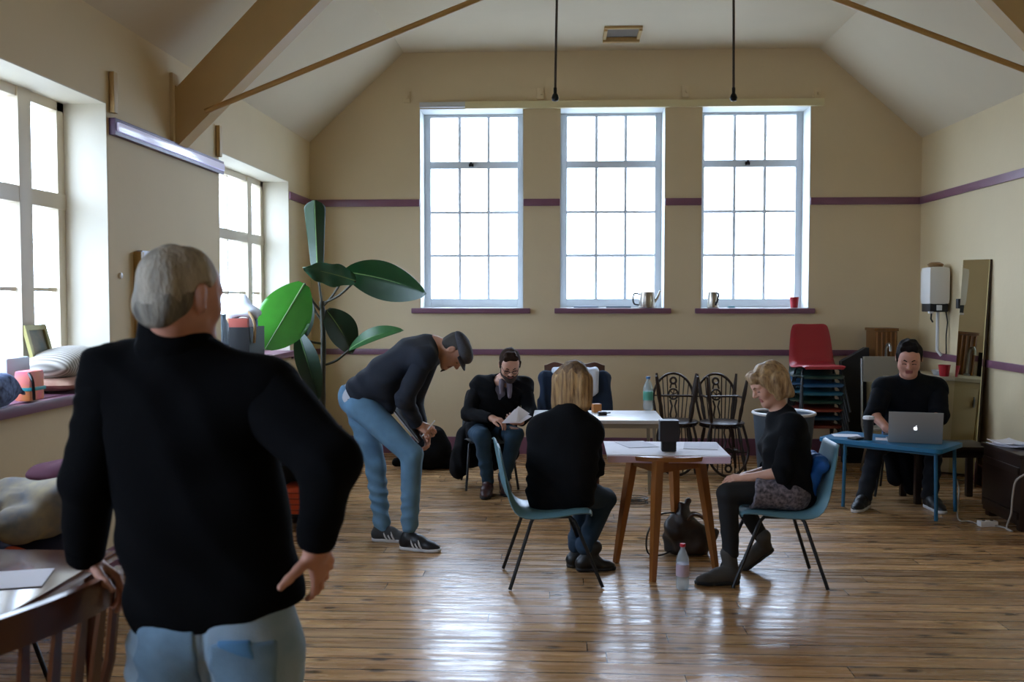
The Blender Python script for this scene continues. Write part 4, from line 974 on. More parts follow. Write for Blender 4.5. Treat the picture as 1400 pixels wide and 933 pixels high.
# patterned bag and colourful box on the sill
cb2 = thing('colourful_bag', 'pink and orange printed bag with a black strap on the near left sill', 'bag', PZ(43, 549, 1.146) + Vector((-.03, .04, 0)))
MB().box((0, 0, .075), (.08, .14, .15), bev=.02).build('body', mat('pink_orange_print', 'ef6f86', .6, var2='f09a4a', vscale=9), cb2)
MB().box((.005, 0, .06), (.085, .143, .018), bev=.006).build('teal_band', mat('teal_band', '2e9aa0', .5), cb2)
MB().tube(smooth_path([(.03, -.06, .14), (.06, -.08, .10), (.055, -.06, .01)]), .008, 6).build('strap', M_black, cb2)
p = PZ(12, 556, 1.146); s = Shape(); q = Vector((p.x-.06, p.y+.0, 1.145)); s.ell(q+Vector((0, 0, .07)), (.07, .17, .085), k=.03); s.ell(q+Vector((0, -.1, .06)), (.07, .1, .07), k=.03); s.cone(q+Vector((.03, .05, .13)), q+Vector((.04, .16, .05)), .012, .012, .02); s.cut(q+Vector((0, 0, .003)), (0, 0, -1))
blob('sponge_bag', 'dark blue checked cloth bag at the left end of the near sill', 'bag', s, .008, waves(21, .008, (30, 50)), mat('blue_check_cloth', '1c2a4e', .8, var=.9, vscale=40, var2='6f86b8'), q)
p = PZ(20, 530, 1.146); o = MB().box((0, 0, .10), (.05, .22, .20), bev=.012).build('carrier_bag', mat('pale_blue_plastic', 'b9c6d8', .35)); o.location = (-2.80, 4.98, 1.146); tag(o, 'pale bluish plastic carrier standing behind the checked bag on the near sill', 'bag')

# pile on the far left sill
bx0 = Vector((-2.70, 8.28, 1.141)); cr = thing('black_crate', 'black crate of odds and ends on the far left window sill', 'crate', bx0)
MB().box((0, 0, .01), (.30, .42, .02)).box((.145, 0, .14), (.012, .42, .26)).box((-.145, 0, .14), (.012, .42, .26)).box((0, .205, .14), (.30, .012, .26)).box((0, -.205, .14), (.30, .012, .26)).build('crate_body', mat('black_plastic', '141416', .5), cr, smooth=False)
for i, (dx, dy, col, lab) in enumerate(((.04, -.13, 'a84b3c', 'red'), (.05, -.03, 'c7ccd8', 'white'), (-.04, .06, 'c09a72', 'tan'), (.03, .14, '3d5f88', 'blue'))):
    o = MB().box((0, 0, .17), (.16, .05, .30), bev=.004).build('book', mat('book_'+col, col, .6)); o.location = (bx0.x+dx, bx0.y+dy, bx0.z+.021); tag(o, lab+' backed book standing in the black crate on the far left sill', 'book', None)
s = Shape(); q = Vector((-2.66, 8.32, 1.49)); s.ell(q+Vector((0, 0, .03)), (.13, .17, .05), k=.04); s.cone(q+Vector((0, -.02, .03)), q+Vector((-.01, .02, .17)), .10, .02, .04); s.cut(q, (0, 0, -1))
blob('white_cloth', 'white crumpled cloth heaped on the black crate at the far left sill', 'cloth', s, .009, waves(31, .02, (18, 35)), mat('white_cloth', 'd2d8e4', .9), q)
o = MB().tube(smooth_path([(0, 0, 0), (.02, -.12, .12), (.10, -.2, .02), (.09, -.18, -.14)]), .012, 8).build('bag_strap', mat('tan_strap', 'a98a60', .6)); o.location = (-2.62, 8.32, 1.42); tag(o, 'tan strap looping over the front of the black crate on the far left sill', 'strap')
o = MB().lathe([(.05, 0), (.055, .01), (.05, .30), (.03, .34), (.03, .38), (0, .38)], n=18).build('spray_bottle', mat('grey_blue_bottle', '7c8fa6', .3)); o.location = (-2.72, 7.92, 1.141); tag(o, 'grey blue bottle standing before the black crate on the far left sill', 'bottle')

# black cabinet with orange box under the far left window
kb = thing('black_cabinet', 'black open fronted cabinet by the left wall holding an orange box', 'cabinet', (-2.08, 7.35, 0))
MB().box((-.38, 0, .33), (.02, .5, .62)).box((.38, 0, .33), (.02, .5, .62)).box((0, .24, .33), (.76, .02, .62)).box((0, 0, .65), (.80, .52, .03), bev=.005).box((0, 0, .06), (.76, .5, .03)).box((0, 0, .42), (.76, .48, .02)).box((0, -.235, .545), (.74, .02, .2), bev=.004).build('carcass', mat('black_laminate', '101012', .35), kb, smooth=False)
for a in (-1, 1):
    for b in (-1, 1): MB().box((a*.34, b*.2, .022), (.05, .05, .045), bev=.004).build('foot', M_black, kb)
ob = thing('orange_box', 'orange ribbed box with a beige edge inside the black cabinet', 'box', (-1.92, 7.25, .077))
MB().box((0, 0, .095), (.21, .3, .19), bev=.006).build('body', mat('orange_card_box', 'd8552e', .5), ob)
for k in range(4): MB().box((.0, -.153, .03+k*.042), (.20, .006, .010)).build('rib', mat('dark_orange', 'a23c1e', .5), ob, smooth=False)
MB().box((-.082, -.153, .095), (.045, .008, .19)).build('edge_band', mat('beige_card', '8f7f68', .6), ob, smooth=False)
o = MB().box((0, 0, .012), (.16, .12, .024), bev=.006).build('white_packet', mat('white_plastic', 'e8e8ea', .4)); o.location = (-2.05, 7.2, .667); tag(o, 'small white packet on top of the black cabinet by the left wall', 'packet')

# bags on a chair by the left wall
c5 = poly_chair('plastic_chair', 'blue plastic chair by the left wall carrying the pile of bags', mat('petrol_plastic', '1d4a5c', .4), M_black); move(c5, -2.30, 4.05, 0.05)
q = Vector((-2.20, 4.05, .442)); s = Shape(); s.ell(q+Vector((0, 0, .14)), (.20, .20, .15), k=.05); s.ell(q+Vector((.1, -.05, .12)), (.14, .17, .12), k=.05); s.cut(q, (0, 0, -1))
blob('navy_bag', 'navy bag with orange piping at the bottom of the bag pile on the chair', 'bag', s, .012, waves(41, .012, (15, 30)), mat('navy_nylon', '171a38', .6), q)
nbx = bpy.data.objects['navy_bag']; MB().tube(smooth_path([(.10, -.24, .20), (.03, -.26, .22), (-.02, -.25, .15), (.0, -.24, .08)]), .009, 6).build('piping', mat('orange_piping', 'd65a3a', .6), nbx)
q = Vector((-2.19, 4.04, .70)); s = Shape(); s.ell(q+Vector((.0, -.02, .09)), (.17, .19, .11), R=Ry(.35), k=.05); s.ell(q+Vector((.12, 0, .14)), (.19, .18, .10), k=.05); s.ell(q+Vector((.02, -.2, .06)), (.10, .06, .07), k=.03); s.cut(q, (0, 0, -1))
blob('canvas_bag', 'cream canvas bag with grey print lying on the navy bag', 'bag', s, .012, waves(43, .025, (13, 26)), mat('cream_canvas', 'b5a683', .85, var=.6, vscale=9, var2='6f7684'), q)
q = Vector((-2.07, 4.10, .875)); s = Shape(); s.ell(q+Vector((0, 0, .03)), (.19, .16, .055), k=.04); s.ell(q+Vector((.08, -.05, .05)), (.12, .1, .05), k=.04); s.cut(q, (0, 0, -1))
blob('maroon_hat', 'maroon woollen garment on top of the bag pile', 'garment', s, .01, waves(47, .014, (16, 30)), mat('maroon_wool', '4d1730', .95), q)

# dark red glossy table and wooden chair in the near left corner
gt = thing('glossy_table', 'glossy dark red wooden table in the near left corner of the picture', 'table', (-2.06, 2.95, 0))
M_rw = mat('glossy_mahogany', '54241d', .12, var=.35, vscale=4, stretch=(1, 8, 1), coat=.6)
MB().box((0, 0, .735), (.98, 1.0, .03), bev=.008).build('table_top', M_rw, gt); MB().box((0, 0, .67), (.86, .88, .10), bev=.004).build('apron', M_rw, gt)
for a in (-1, 1):
    for b in (-1, 1): MB().tube([(a*.42, b*.43, .70), (a*.42, b*.43, .5), (a*.43, b*.44, .005)], [.035, .03, .02], 10).build('leg', M_rw, gt)
p = PZ(12, 800, .751); sheet('paper_sheet', 'white page on the glossy red table', 'paper', p.x-.06, p.y+.04, .30, .21, .7535, .3, M_paper)
cx = thing('slat_back_chair', 'wooden chair with a curved top rail under the foreground man left hand', 'chair', (-1.45, 2.36, 0), math.radians(168))
M_cw = mat('brown_chair_wood', '5b3118', .3, var=.35, vscale=6, stretch=(3, 3, 1), coat=.3)
# local: +x faces the table, the back is at -x
MB().lathe([(0, .44), (.20, .445), (.225, .455), (.22, .475), (0, .468)], n=30).build('seat', M_cw, cx)
def bkp(y, z): return Vector((-.19-.05*(1-(y/.24)**2)-(z-.46)*.12, y, z))
def railf(u, v): y = (u-.5)*.50; return bkp(y, .900 + (v-.5)*.085) + Vector((0, 0, .010*math.cos((2*u-1)*PI/2)))
MB().slab(railf, 26, 6, lambda u, v: (1, 0, 0), .024).build('top_rail', M_cw, cx)
for y in (-.225, .225): MB().tube([bkp(y, .46)+Vector((.03, -y*.12, 0)), bkp(y, .7), bkp(y, .875)], [.017, .015, .014], 8).build('back_post', M_cw, cx)
for y in (-.135, -.045, .045, .135): MB().slab(lambda u, v, y=y: bkp(y*(.85+.15*u), .465+u*.41)+Vector((0, (v-.5)*(.022+.012*math.sin(PI*u)), 0)), 10, 3, lambda u, v: (1, 0, 0), .012).build('back_slat', M_cw, cx)
for a in (-1, 1):
    for b in (-1, 1): MB().tube([(a*.14, b*.14, .45), (a*.17, b*.17, .25), (a*.20, b*.20, .005)], [.016, .021, .014], 8).build('leg', M_cw, cx)
mb = MB()
for b in (-1, 1): mb.tube([(.165, b*.165, .22), (-.165, b*.165, .22)], .010, 8)
mb.tube([(0, .165, .22), (0, -.165, .22)], .010, 8).build('stretcher', M_cw, cx)
# ------------------------------------------------------------------ people
M_skin = mat('light_skin', 'cf9c84', .5, var=.12, vscale=25)
M_skin2 = mat('ruddy_skin', 'cb937d', .5, var=.15, vscale=22)
M_lip = mat('lip_skin', '94524a', .45); M_lid = mat('lash_dark', '3c2620', .6)
VB = .0045
def hframe(F, U=(0, 0, 1)):
    F = Vector(F).normalized(); U = Vector(U); R = F.cross(U).normalized(); U2 = R.cross(F).normalized(); return R, F, U2
def Rcols(R, F, U): return np.array([[R.x, F.x, U.x], [R.y, F.y, U.y], [R.z, F.z, U.z]])
def Lp(c, fr, s=1.0):
    R, F, U = fr; c = Vector(c); return lambda x, y, z: c + (R*x+F*y+U*z)*s
def head(sh, c, fr, s=1.0, jaw=1.0, female=False):
    q = Lp(c, fr, s); RM = Rcols(*fr); e = lambda p, r, k=.02, op='u': sh.ell(q(*p), [v*s for v in r], RM, k*s, op)
    e((0, -.018, .035), (.075, .096, .083), .02)
    e((0, .030, -.030), (.058*jaw, .060, .078), .04)
    e((0, .045, .045), (.056, .050, .050), .03)
    sh.cone(q(-.040*jaw, .012, -.062), q(-.012, .068, -.092), .022*s, .018*s, .03*s); sh.cone(q(.040*jaw, .012, -.062), q(.012, .068, -.092), .022*s, .018*s, .03*s)
    e((0, .074, -.092), (.020, .018, .018), .025)
    for a in (-1, 1):
        e((.036*a, .058, -.020), (.024, .024, .026), .03)
        sh.cone(q(.012*a, .090, .026), q(.044*a, .076, .027), .008*s, .008*s, .016*s)
        e((.031*a, .100, .006), (.016, .014, .012), .014, 's')
        e((.031*a, .075, .006), (.0135, .0135, .0125), .004)
        e((.079*a, -.008, .000), (.011, .020, .032), .008)
        e((.089*a, -.002, .002), (.007, .011, .018), .006, 's')
        e((.011*a, .098, -.024), (.0085, .010, .0075), .008)
    sh.cone(q(0, .090, .018), q(0, .112, -.018), .008*s, .0115*s, .012*s)
    sh.cone(q(-.017, .084, -.052), q(.017, .084, -.052), .0075*s, .0075*s, .008*s); sh.cone(q(-.014, .083, -.063), q(.014, .083, -.063), .008*s, .008*s, .008*s)
    sh.cone(q(-.022, .096, -.0575), q(.022, .096, -.0575), .0025*s, .0025*s, .004*s, 's')
def facecol(c, fr, s=1.0):
    R, F, U = [np.array(v) for v in fr]; c = np.array(c)
    def loc(p): d = (p-c)/s; return d@R, d@F, d@U
    def lips(p): x, y, z = loc(p); return (np.abs(x) < .024) & (z > -.071) & (z < -.047) & (y > .078) & (y < .1)
    def lash(p): x, y, z = loc(p); return (np.abs(np.abs(x)-.031) < .014) & (np.abs(z-.000+.6*(np.abs(x)-.031)**2*20) < .0032) & (y > .07) & (y < .096)
    return [(M_lip, lips), (M_lid, lash)]
def hand(sh, W, D, N, Tn, s=1.0, curl=(.35, .45, .3), thumb=(.7, .5, -.25), spread=.10, k=.007, follow=1.0):
    """W wrist, D along the palm, N back of the hand, Tn towards the thumb side"""
    D = Vector(D).normalized(); N = Vector(N); N = (N-D*N.dot(D)).normalized(); T = Vector(Tn); T = (T-D*T.dot(D)-N*T.dot(N)).normalized(); W = Vector(W)
    c = lambda a, b, r1, r2, kk=k: sh.cone(a, b, r1*s, r2*s, kk*s)
    offs = (.030, .010, -.010, -.028); lens = ((.042, .026, .021), (.046, .029, .022), (.042, .027, .021), (.033, .021, .019)); mc = (.088, .090, .085, .078)
    kn = []
    for i in range(4):
        b = W+T*(offs[i]*.55*s)+D*.01*s; e = W+D*(mc[i]*s)+T*(offs[i]*s); c(b, e, .0135, .0110, .016); kn.append(e)
    c(W-D*.02*s, W+D*.02*s, .024, .021, .02)
    cl = curl if isinstance(curl[0], (tuple, list)) else (curl,)*4
    for i in range(4):
        p = kn[i]; th = 0; sp = spread*(1.5-i)/1.5; r = (.0092, .0095, .009, .0080)[i]
        for j in range(3):
            th += cl[i][j]; d = (D*math.cos(th)-N*math.sin(th)+T*sp*math.cos(th)).normalized(); e = p+d*(lens[i][j]*s)
            c(p, e, r*(1-.07*j), r*(1-.07*(j+1)), k*.6); p = e
    b = W+D*.022*s+T*.020*s-N*.006*s
    d = (D*thumb[0]+T*thumb[1]+N*thumb[2]).normalized(); e = b+d*.042*s; c(b, e, .0155, .0115, .016)
    d2 = (d*.8+D*.35*follow+N*thumb[2]*.2).normalized(); f = e+d2*.032*s; c(e, f, .0112, .010)
    d3 = (d2*.9+D*.2*follow).normalized(); c(f, f+d3*.026*s, .010, .0085)
def torso(sh, pel, chest, neck, rp, rc, fp, fc, w=1.0, e=0.0, belly=0.0, k=.07, shl=None, s=1.0, hem=None, bust=0):
    pel, chest, neck, rp, rc, fp, fc = [Vector(v) for v in (pel, chest, neck, rp, rc, fp, fc)]
    rp.normalize(); rc.normalize(); fp.normalize(); fc.normalize()
    mid = (pel+chest)/2; rm = (rp+rc).normalized(); fm = (fp+fc).normalized()
    for a in (-1, 1):
        sh.cone(pel+rp*.070*a*w*s, mid+rm*.060*a*w*s, (.118*s+e), (.112*s+e), k, flat=(fm, .86))
        sh.cone(mid+rm*.060*a*w*s, chest+rc*.078*a*w*s, (.112*s+e), (.112*s+e), k, flat=(fm, .82))
    if belly: sh.ell(mid+fm*.05*s-(chest-pel).normalized()*.02, (.15*s*w+e, .15*s*w+e, .15*s+e), None, k)
    sh.cone(chest, neck-(neck-chest)*.25, .10*s+e, .062*s+e, k)
    if bust:
        for a in (-1, 1): sh.ell(chest+rc*.07*a+fc*(.075)-(chest-pel).normalized()*.03, (.055+e, .055+e, .055+e), None, .05)
    if shl:
        for a in shl:
            a = Vector(a); sh.cone(neck-(neck-chest)*.22, a, .050*s+e, .056*s+e, .06); sh.cone(chest+(a-chest)*.45, a, .085*s+e, .058*s+e, .06)
def limb(sh, pts, rs, k=.03):
    for i in range(len(pts)-1): sh.cone(pts[i], pts[i+1], rs[i], rs[i+1], k)
def sleeve(pts, rs, k=.03, cutoff=0.0):
    sh = Shape(); limb(sh, pts, rs, k); a, b = Vector(pts[-2]), Vector(pts[-1]); d = (b-a).normalized(); sh.cut(b-d*cutoff, d, .006); return sh
def foot_skin(sh, O, D, N, ankle, s=1.0):
    O, D, N = Vector(O), Vector(D).normalized(), Vector(N).normalized()
    sh.cone(ankle, O+N*.05+D*.03, .034*s, .03*s, .03); sh.cone(O+N*.05+D*.03, O+D*.17+N*.03, .03*s, .024*s, .03)
def shoe(root, off, O, D, N, ankle, m, msole, s=1.0, sole_t=.024, boot=0.0, stripes=False, name='shoe', lift=.0, w=1.0):
    O, D, N, ankle = Vector(O), Vector(D).normalized(), Vector(N).normalized(), Vector(ankle); S = D.cross(N).normalized(); Q = lambda x, z: O+D*x*s+N*z*s
    sh = Shape()
    sh.cone(Q(.036, .045), Q(.12, .048), .037*s*w, .040*s*w, .02); sh.cone(Q(.12, .046), Q(.19, .030), .042*s*w, .036*s*w, .03, flat=(N, .85)); sh.cone(Q(.19, .030), Q(.235, .026), .037*s*w, .026*s*w, .03, flat=(N, .8))
    top = ankle + (ankle-Q(.03, .04)).normalized()*(boot) if boot else Q(.05, .085)
    sh.cone(Q(.04, .05), top, .040*s, (.048 if boot else .038)*s, .03)
    sh.cone(Q(.06, .07), Q(.13, .055), .034*s, .034*s, .03)
    sh.cut(O, -N, .004)
    o = build_net(name, [(sh, .0055, None)], m, root, off)
    so = Shape()
    so.cone(Q(.036, .014), Q(.12, .014), .040*s*w, .040*s*w, .01, flat=(N, .9)); so.cone(Q(.12, .014), Q(.19, .014), .041*s*w, .041*s*w, .02); so.cone(Q(.19, .014), Q(.238, .014), .041*s*w, .030*s*w, .02)
    so.cut(O, -N, .002); so.cut(Q(0, sole_t), N, .002)
    build_net('sole', [(so, .0045, None)], msole, o, off)
    if stripes:
        for a in (-1, 1):
            mb = MB()
            for i in range(3):
                x = .095+i*.024; p0 = Q(x+.014, .022)+S*(a*.0425*s); p1 = Q(x-.008, .070)+S*(a*.037*s); mb.tube([p0, (p0+p1)/2+S*a*.007*s, p1], .0065*s, 6)
            mb.build('side_stripes', msole, o, off=off)
        mb = MB()
        for i in range(5): p0 = Q(.085+i*.018, .083-.006*i)-S*.016*s; p1 = Q(.085+i*.018, .083-.006*i)+S*.016*s; mb.tube([p0, (p0+p1)/2+N*.005, p1], .003*s, 6)
        mb.build('laces', msole, o, off=off)
    return o
def hair_short(c, fr, s=1.0, grow=.008, front=.072, nape=-.045, tilt=.6, crown=None):
    wob = waves(77, .010, (40, 70))
    q = Lp(c, fr, s); RM = Rcols(*fr); R, F, U = fr; sh = Shape()
    sh.ell(q(0, -.020, .037), [(.077+grow)*s, (.098+grow)*s, (.084+grow)*s], RM, .01)
    sh.ell(q(0, -.055, -.02), [(.062+grow)*s, (.048+grow)*s, (.05+grow)*s], RM, .03)
    def wcut(pt, n, k):
        pt = V3(pt); n = V3(Vector(n).normalized()); sh.pr.append(((lambda p: -((p-pt)@n)+wob(p)), None, None, k, 's'))
    wcut(q(0, front, .055), (F*.85-U*tilt), .004); wcut(q(0, -.03, nape), (F*.25-U), .006)
    return sh
def strands(seed, amp, d, freq=95):
    d = np.array(Vector(d).normalized()); r = np.random.RandomState(seed); fs = [r.randn(3) for _ in range(7)]; fs = [f-d*(f@d)*.93 for f in fs]; fs = [f/np.linalg.norm(f)*freq*(.5+r.rand()) for f in fs]
    return lambda p: sum(np.sin(p@f+i*1.7) for i, f in enumerate(fs))*amp/3
def brows(root, off, c, fr, s, m):
    q = Lp(c, fr, s); mb = MB()
    for a in (-1, 1): mb.tube([q(.014*a, .099, .026), q(.030*a, .094, .032), (q(.047*a, .080, .026))], [.0045*s, .0045*s, .002*s], 6)
    mb.build('eyebrows', m, root, off=off)
def sides(p, q, sgn): return p if sgn < 0 else q
M_denim = mat('washed_denim', '6892b2', .85, var=.35, vscale=7, bump=.25, bscale=220)
M_denim_l = mat('pale_denim', '7f9bb0', .85, var=.35, vscale=9, bump=.3, bscale=250, var2='9db0bf')
M_denim_d = mat('dark_denim', '1f3a52', .85, var=.3, vscale=9, bump=.2, bscale=200)
M_knit = mat('black_knit', '0b0b0d', .95, bump=.35, bscale=320, spec=.08)
M_bshoe = mat('black_shoe', '151517', .5); M_wsole = mat('white_rubber', 'cfcfd2', .6); M_dsole = mat('dark_rubber', '1c1a19', .7)
def blondmat(nm, base, dark, dirv):
    return mat(nm, base, .55, var2=dark, vscale=26, stretch=dirv, bump=.5, bscale=120, sheen=.1)

# ===== 1. grey haired man in the foreground, seen from behind
def P1():
    Y = 2.37; off = P(300, 880, Y); off.z = 0
    r = thing('person', 'grey haired person in black jumper and pale jeans in the foreground, hand on hip', 'person', off)
    hc = P(250, 408, Y-.03); fr = hframe((.52, .85, -.12), (.03, .05, 1)); hs = .95
    nk = P(240, 466, Y-.02); ch = P(258, 585, Y); pv = P(298, 850, Y+.02)
    sl, sr = P(160, 518, Y-.0), P(362, 542, Y-.0)
    el, wl = P(122, 655, Y-.04), P(116, 762, Y+.08)
    er, wr = P(451, 634, Y-.13), P(432, 742, Y-.06)
    rt = (1, .10, 0); fw = (-.10, 1, 0)
    hl_, hr_ = pv+Vector((-.095, .0, -.03)), pv+Vector((.095, 0, -.03))
    kl, kr = Vector((hl_.x-.02, Y+.05, .50)), Vector((hr_.x+.03, Y+.04, .50)); al, ar = Vector((kl.x, Y+.02, .09)), Vector((kr.x+.02, Y+.0, .09))
    b = Shape()
    head(b, hc, fr, hs, 1.12)
    b.cone(hc+Vector((-.01, -.035, -.05)), nk, .058, .056, .03); b.cone(hc+fr[1]*.035+Vector((0, 0, -.085)), nk+Vector((.02, .02, 0)), .036, .045, .03)
    qe = Lp(hc, fr, hs)
    for a in (-1, 1): b.ell(qe(.086*a, -.012, -.002), (.016, .016, .036), None, .006); b.ell(qe(.092*a, .004, .000), (.012, .014, .020), None, .006, 's')
    torso(b, pv, ch, nk-Vector((0, 0, .03)), rt, rt, fw, fw, .95, -.02, shl=(sl, sr))
    limb(b, [sl, el, wl], [.048, .040, .028]); limb(b, [sr, er, wr], [.048, .040, .028])
    hand(b, wl, (.55, .30, -.50), (.2, .3, .8), (1, -.6, 0), 1.0, ((.5, .6, .4),)*4, (.5, .8, -.3))
    # right hand on the hip: thumb back towards the spine, fingers down in front
    hand(b, wr+Vector((.0, .0, -.008)), (.05, .55, -.80), (.75, -.50, 0), (-.75, -.55, .0), 1.05, ((.25, .3, .2), (.25, .3, .2), (.3, .3, .2), (.3, .35, .2)), (-.05, 1.0, .0), .10, follow=.0)
    for h_, k_, a_ in ((hl_, kl, al), (hr_, kr, ar)): limb(b, [h_, k_, a_], [.085, .058, .036], .015)
    for a_ in (al, ar): foot_skin(b, Vector((a_.x, a_.y-.04, 0)), (0, 1, 0), (0, 0, 1), a_)
    build_net('body', [(b, VB, None)], M_skin2, r, off, colour=facecol(hc, fr, hs))
    j = Shape(); torso(j, pv+Vector((-.003, 0, .06)), ch+Vector((0, 0, -.01)), nk+Vector((0, 0, -.02)), rt, rt, fw, fw, .98, .026, k=.06, shl=(sl, sr))
    j.cone(pv+Vector((-.065, 0, .05)), pv+Vector((.065, 0, .06)), .142, .138, .05, flat=((0, 1, 0), .92))
    j.cut(pv+Vector((0, 0, .012)), (.17, 0, -1), .012)
    a1 = sleeve([sl, el, wl], [.088, .064, .050], .03); a2 = sleeve([sr, er, wr], [.092, .066, .047], .03)
    jm = waves(101, .006, (7, 15)); f1 = folds(102, .013, 26, (.5, .2, 1)); f2 = folds(103, .012, 34, (.2, .2, 1)); jd = lambda p: jm(p)+f1(p)
    build_net('jumper', [(j, .006, jd), (a1, .006, f2), (a2, .006, f2)], M_knit, r, off)
    for w_, e_ in ((wl, el), (wr, er)):
        d_ = (w_-e_).normalized(); cf = Shape(); cf.cone(w_-d_*.045, w_, .051, .046, .01); cf.cut(w_+d_*.004, d_); cf.cut(w_-d_*.05, -d_); build_net('cuff', [(cf, .005, None)], M_knit, r, off)
    co = Shape(); co.cone(nk+Vector((.0, .0, -.02)), nk+Vector((-.004, .01, .08)), .094, .080, .02); co.cut(nk+Vector((0, 0, .066)), (.30, .0, 1), .008); co.cut(nk+Vector((0, 0, -.05)), (0, 0, -1))
    build_net('collar', [(co, .005, None)], M_knit, r, off)
    t = Shape()
    t.cone(pv+Vector((-.065, -.01, -.0)), pv+Vector((.065, -.01, .0)), .128, .128, .05); t.cone(hl_+Vector((-.012, -.015, -.05)), hl_+Vector((-.012, -.02, -.08)), .112, .11, .05); t.cone(hr_+Vector((.012, -.015, -.05)), hr_+Vector((.012, -.02, -.08)), .112, .11, .05)
    limb(t, [hl_+Vector((-.01, 0, -.06)), kl, al], [.104, .078, .066], .012); limb(t, [hr_+Vector((.01, 0, -.06)), kr, ar], [.104, .078, .066], .012)
    t.cut((0, 0, .05), (0, 0, -1))
    jf = folds(110, .012, 30, (.45, 0, 1)); 
    def seam(p):
        d = np.abs(p[:, 0]-off.x+.0); return .008*np.exp(-(d/.006)**2)*(p[:, 1] < off.y)*(p[:, 2] > .72)
    to = build_net('jeans', [(t, .006, lambda p: jf(p)+seam(p))], M_denim_l, r, off)
    for a in (-1, 1):
        pk_ = inflate(t, .007); cx_ = off.x+a*.092
        pk_.cut((cx_-.075, 0, 0), (-1, 0, -.08*0), .002); pk_.cut((cx_+.075, 0, 0), (1, 0, 0), .002); pk_.cut((0, 0, .865-.02*a), (0, 0, 1), .002); pk_.cut((cx_, 0, .715), (.0, 0, -1), .002); pk_.cut((0, off.y-.04, 0), (0, 1, 0), .002)
        build_net('back_pocket', [(pk_, .006, jf)], mat('pocket_denim', '7391a8', .85, var=.3, vscale=14, bump=.3, bscale=250), to, off)
    ln = inflate(t, .0085); ln.cut((off.x+.035, 0, 0), (-1, 0, 0), .004); ln.cut((off.x+.115, 0, .84), (1, 0, .3), .004); ln.cut((0, 0, .852), (0, 0, 1), .002); ln.cut((off.x+.07, 0, .822), (-.35, 0, -1), .006); ln.cut((0, off.y-.04, 0), (0, 1, 0), .002)
    build_net('pocket_lining', [(ln, .005, jf)], mat('blue_lining', '4d7da6', .8), to, off)
    hm = mat('grey_hair', 'c2b8a6', .75, var2='6f6a63', vscale=16, stretch=(1.5, 1.5, .5), bump=.6, bscale=90)
    h = hair_short(hc, fr, hs, .011, .050, -.060, .75); q = Lp(hc, fr, hs)
    h.ell(q(0, -.075, -.035), [.064, .040, .045], Rcols(*fr), .03)
    h.ell(q(.085, .004, -.004), [.026, .034, .042], None, .006, 's')
    c0 = np.array(hc); Rn, Fn, Un = [np.array(v) for v in fr]; wv5 = waves(55, .05, (40, 80, 140))
    dk = mat('dark_grey_hair_back', '9f9788', .8, var2='55514c', vscale=18, stretch=(1.5, 1.5, .5), bump=.6, bscale=90); sc_ = mat('thin_hair_scalp', 'c79b86', .7, var2='b5a48f', vscale=30)
    build_net('hair', [(h, .0045, strands(5, .0034, fr[2]))], hm, r, off, colour=[(dk, lambda p: ((p-c0)@Un + ((p-c0)@Rn)*-.45 + wv5(p)) < -.012), (sc_, lambda p: ((p-c0)@Un > .088+wv5(p)*.6) & ((p-c0)@Rn < .02) & ((p-c0)@Fn > -.05))])
    for a, an in ((al, 0), (ar, 0)): shoe(r, off, Vector((a.x, a.y-.05, 0)), (.05, 1, 0), (0, 0, 1), a, M_bshoe, M_dsole, 1.05)
P1()

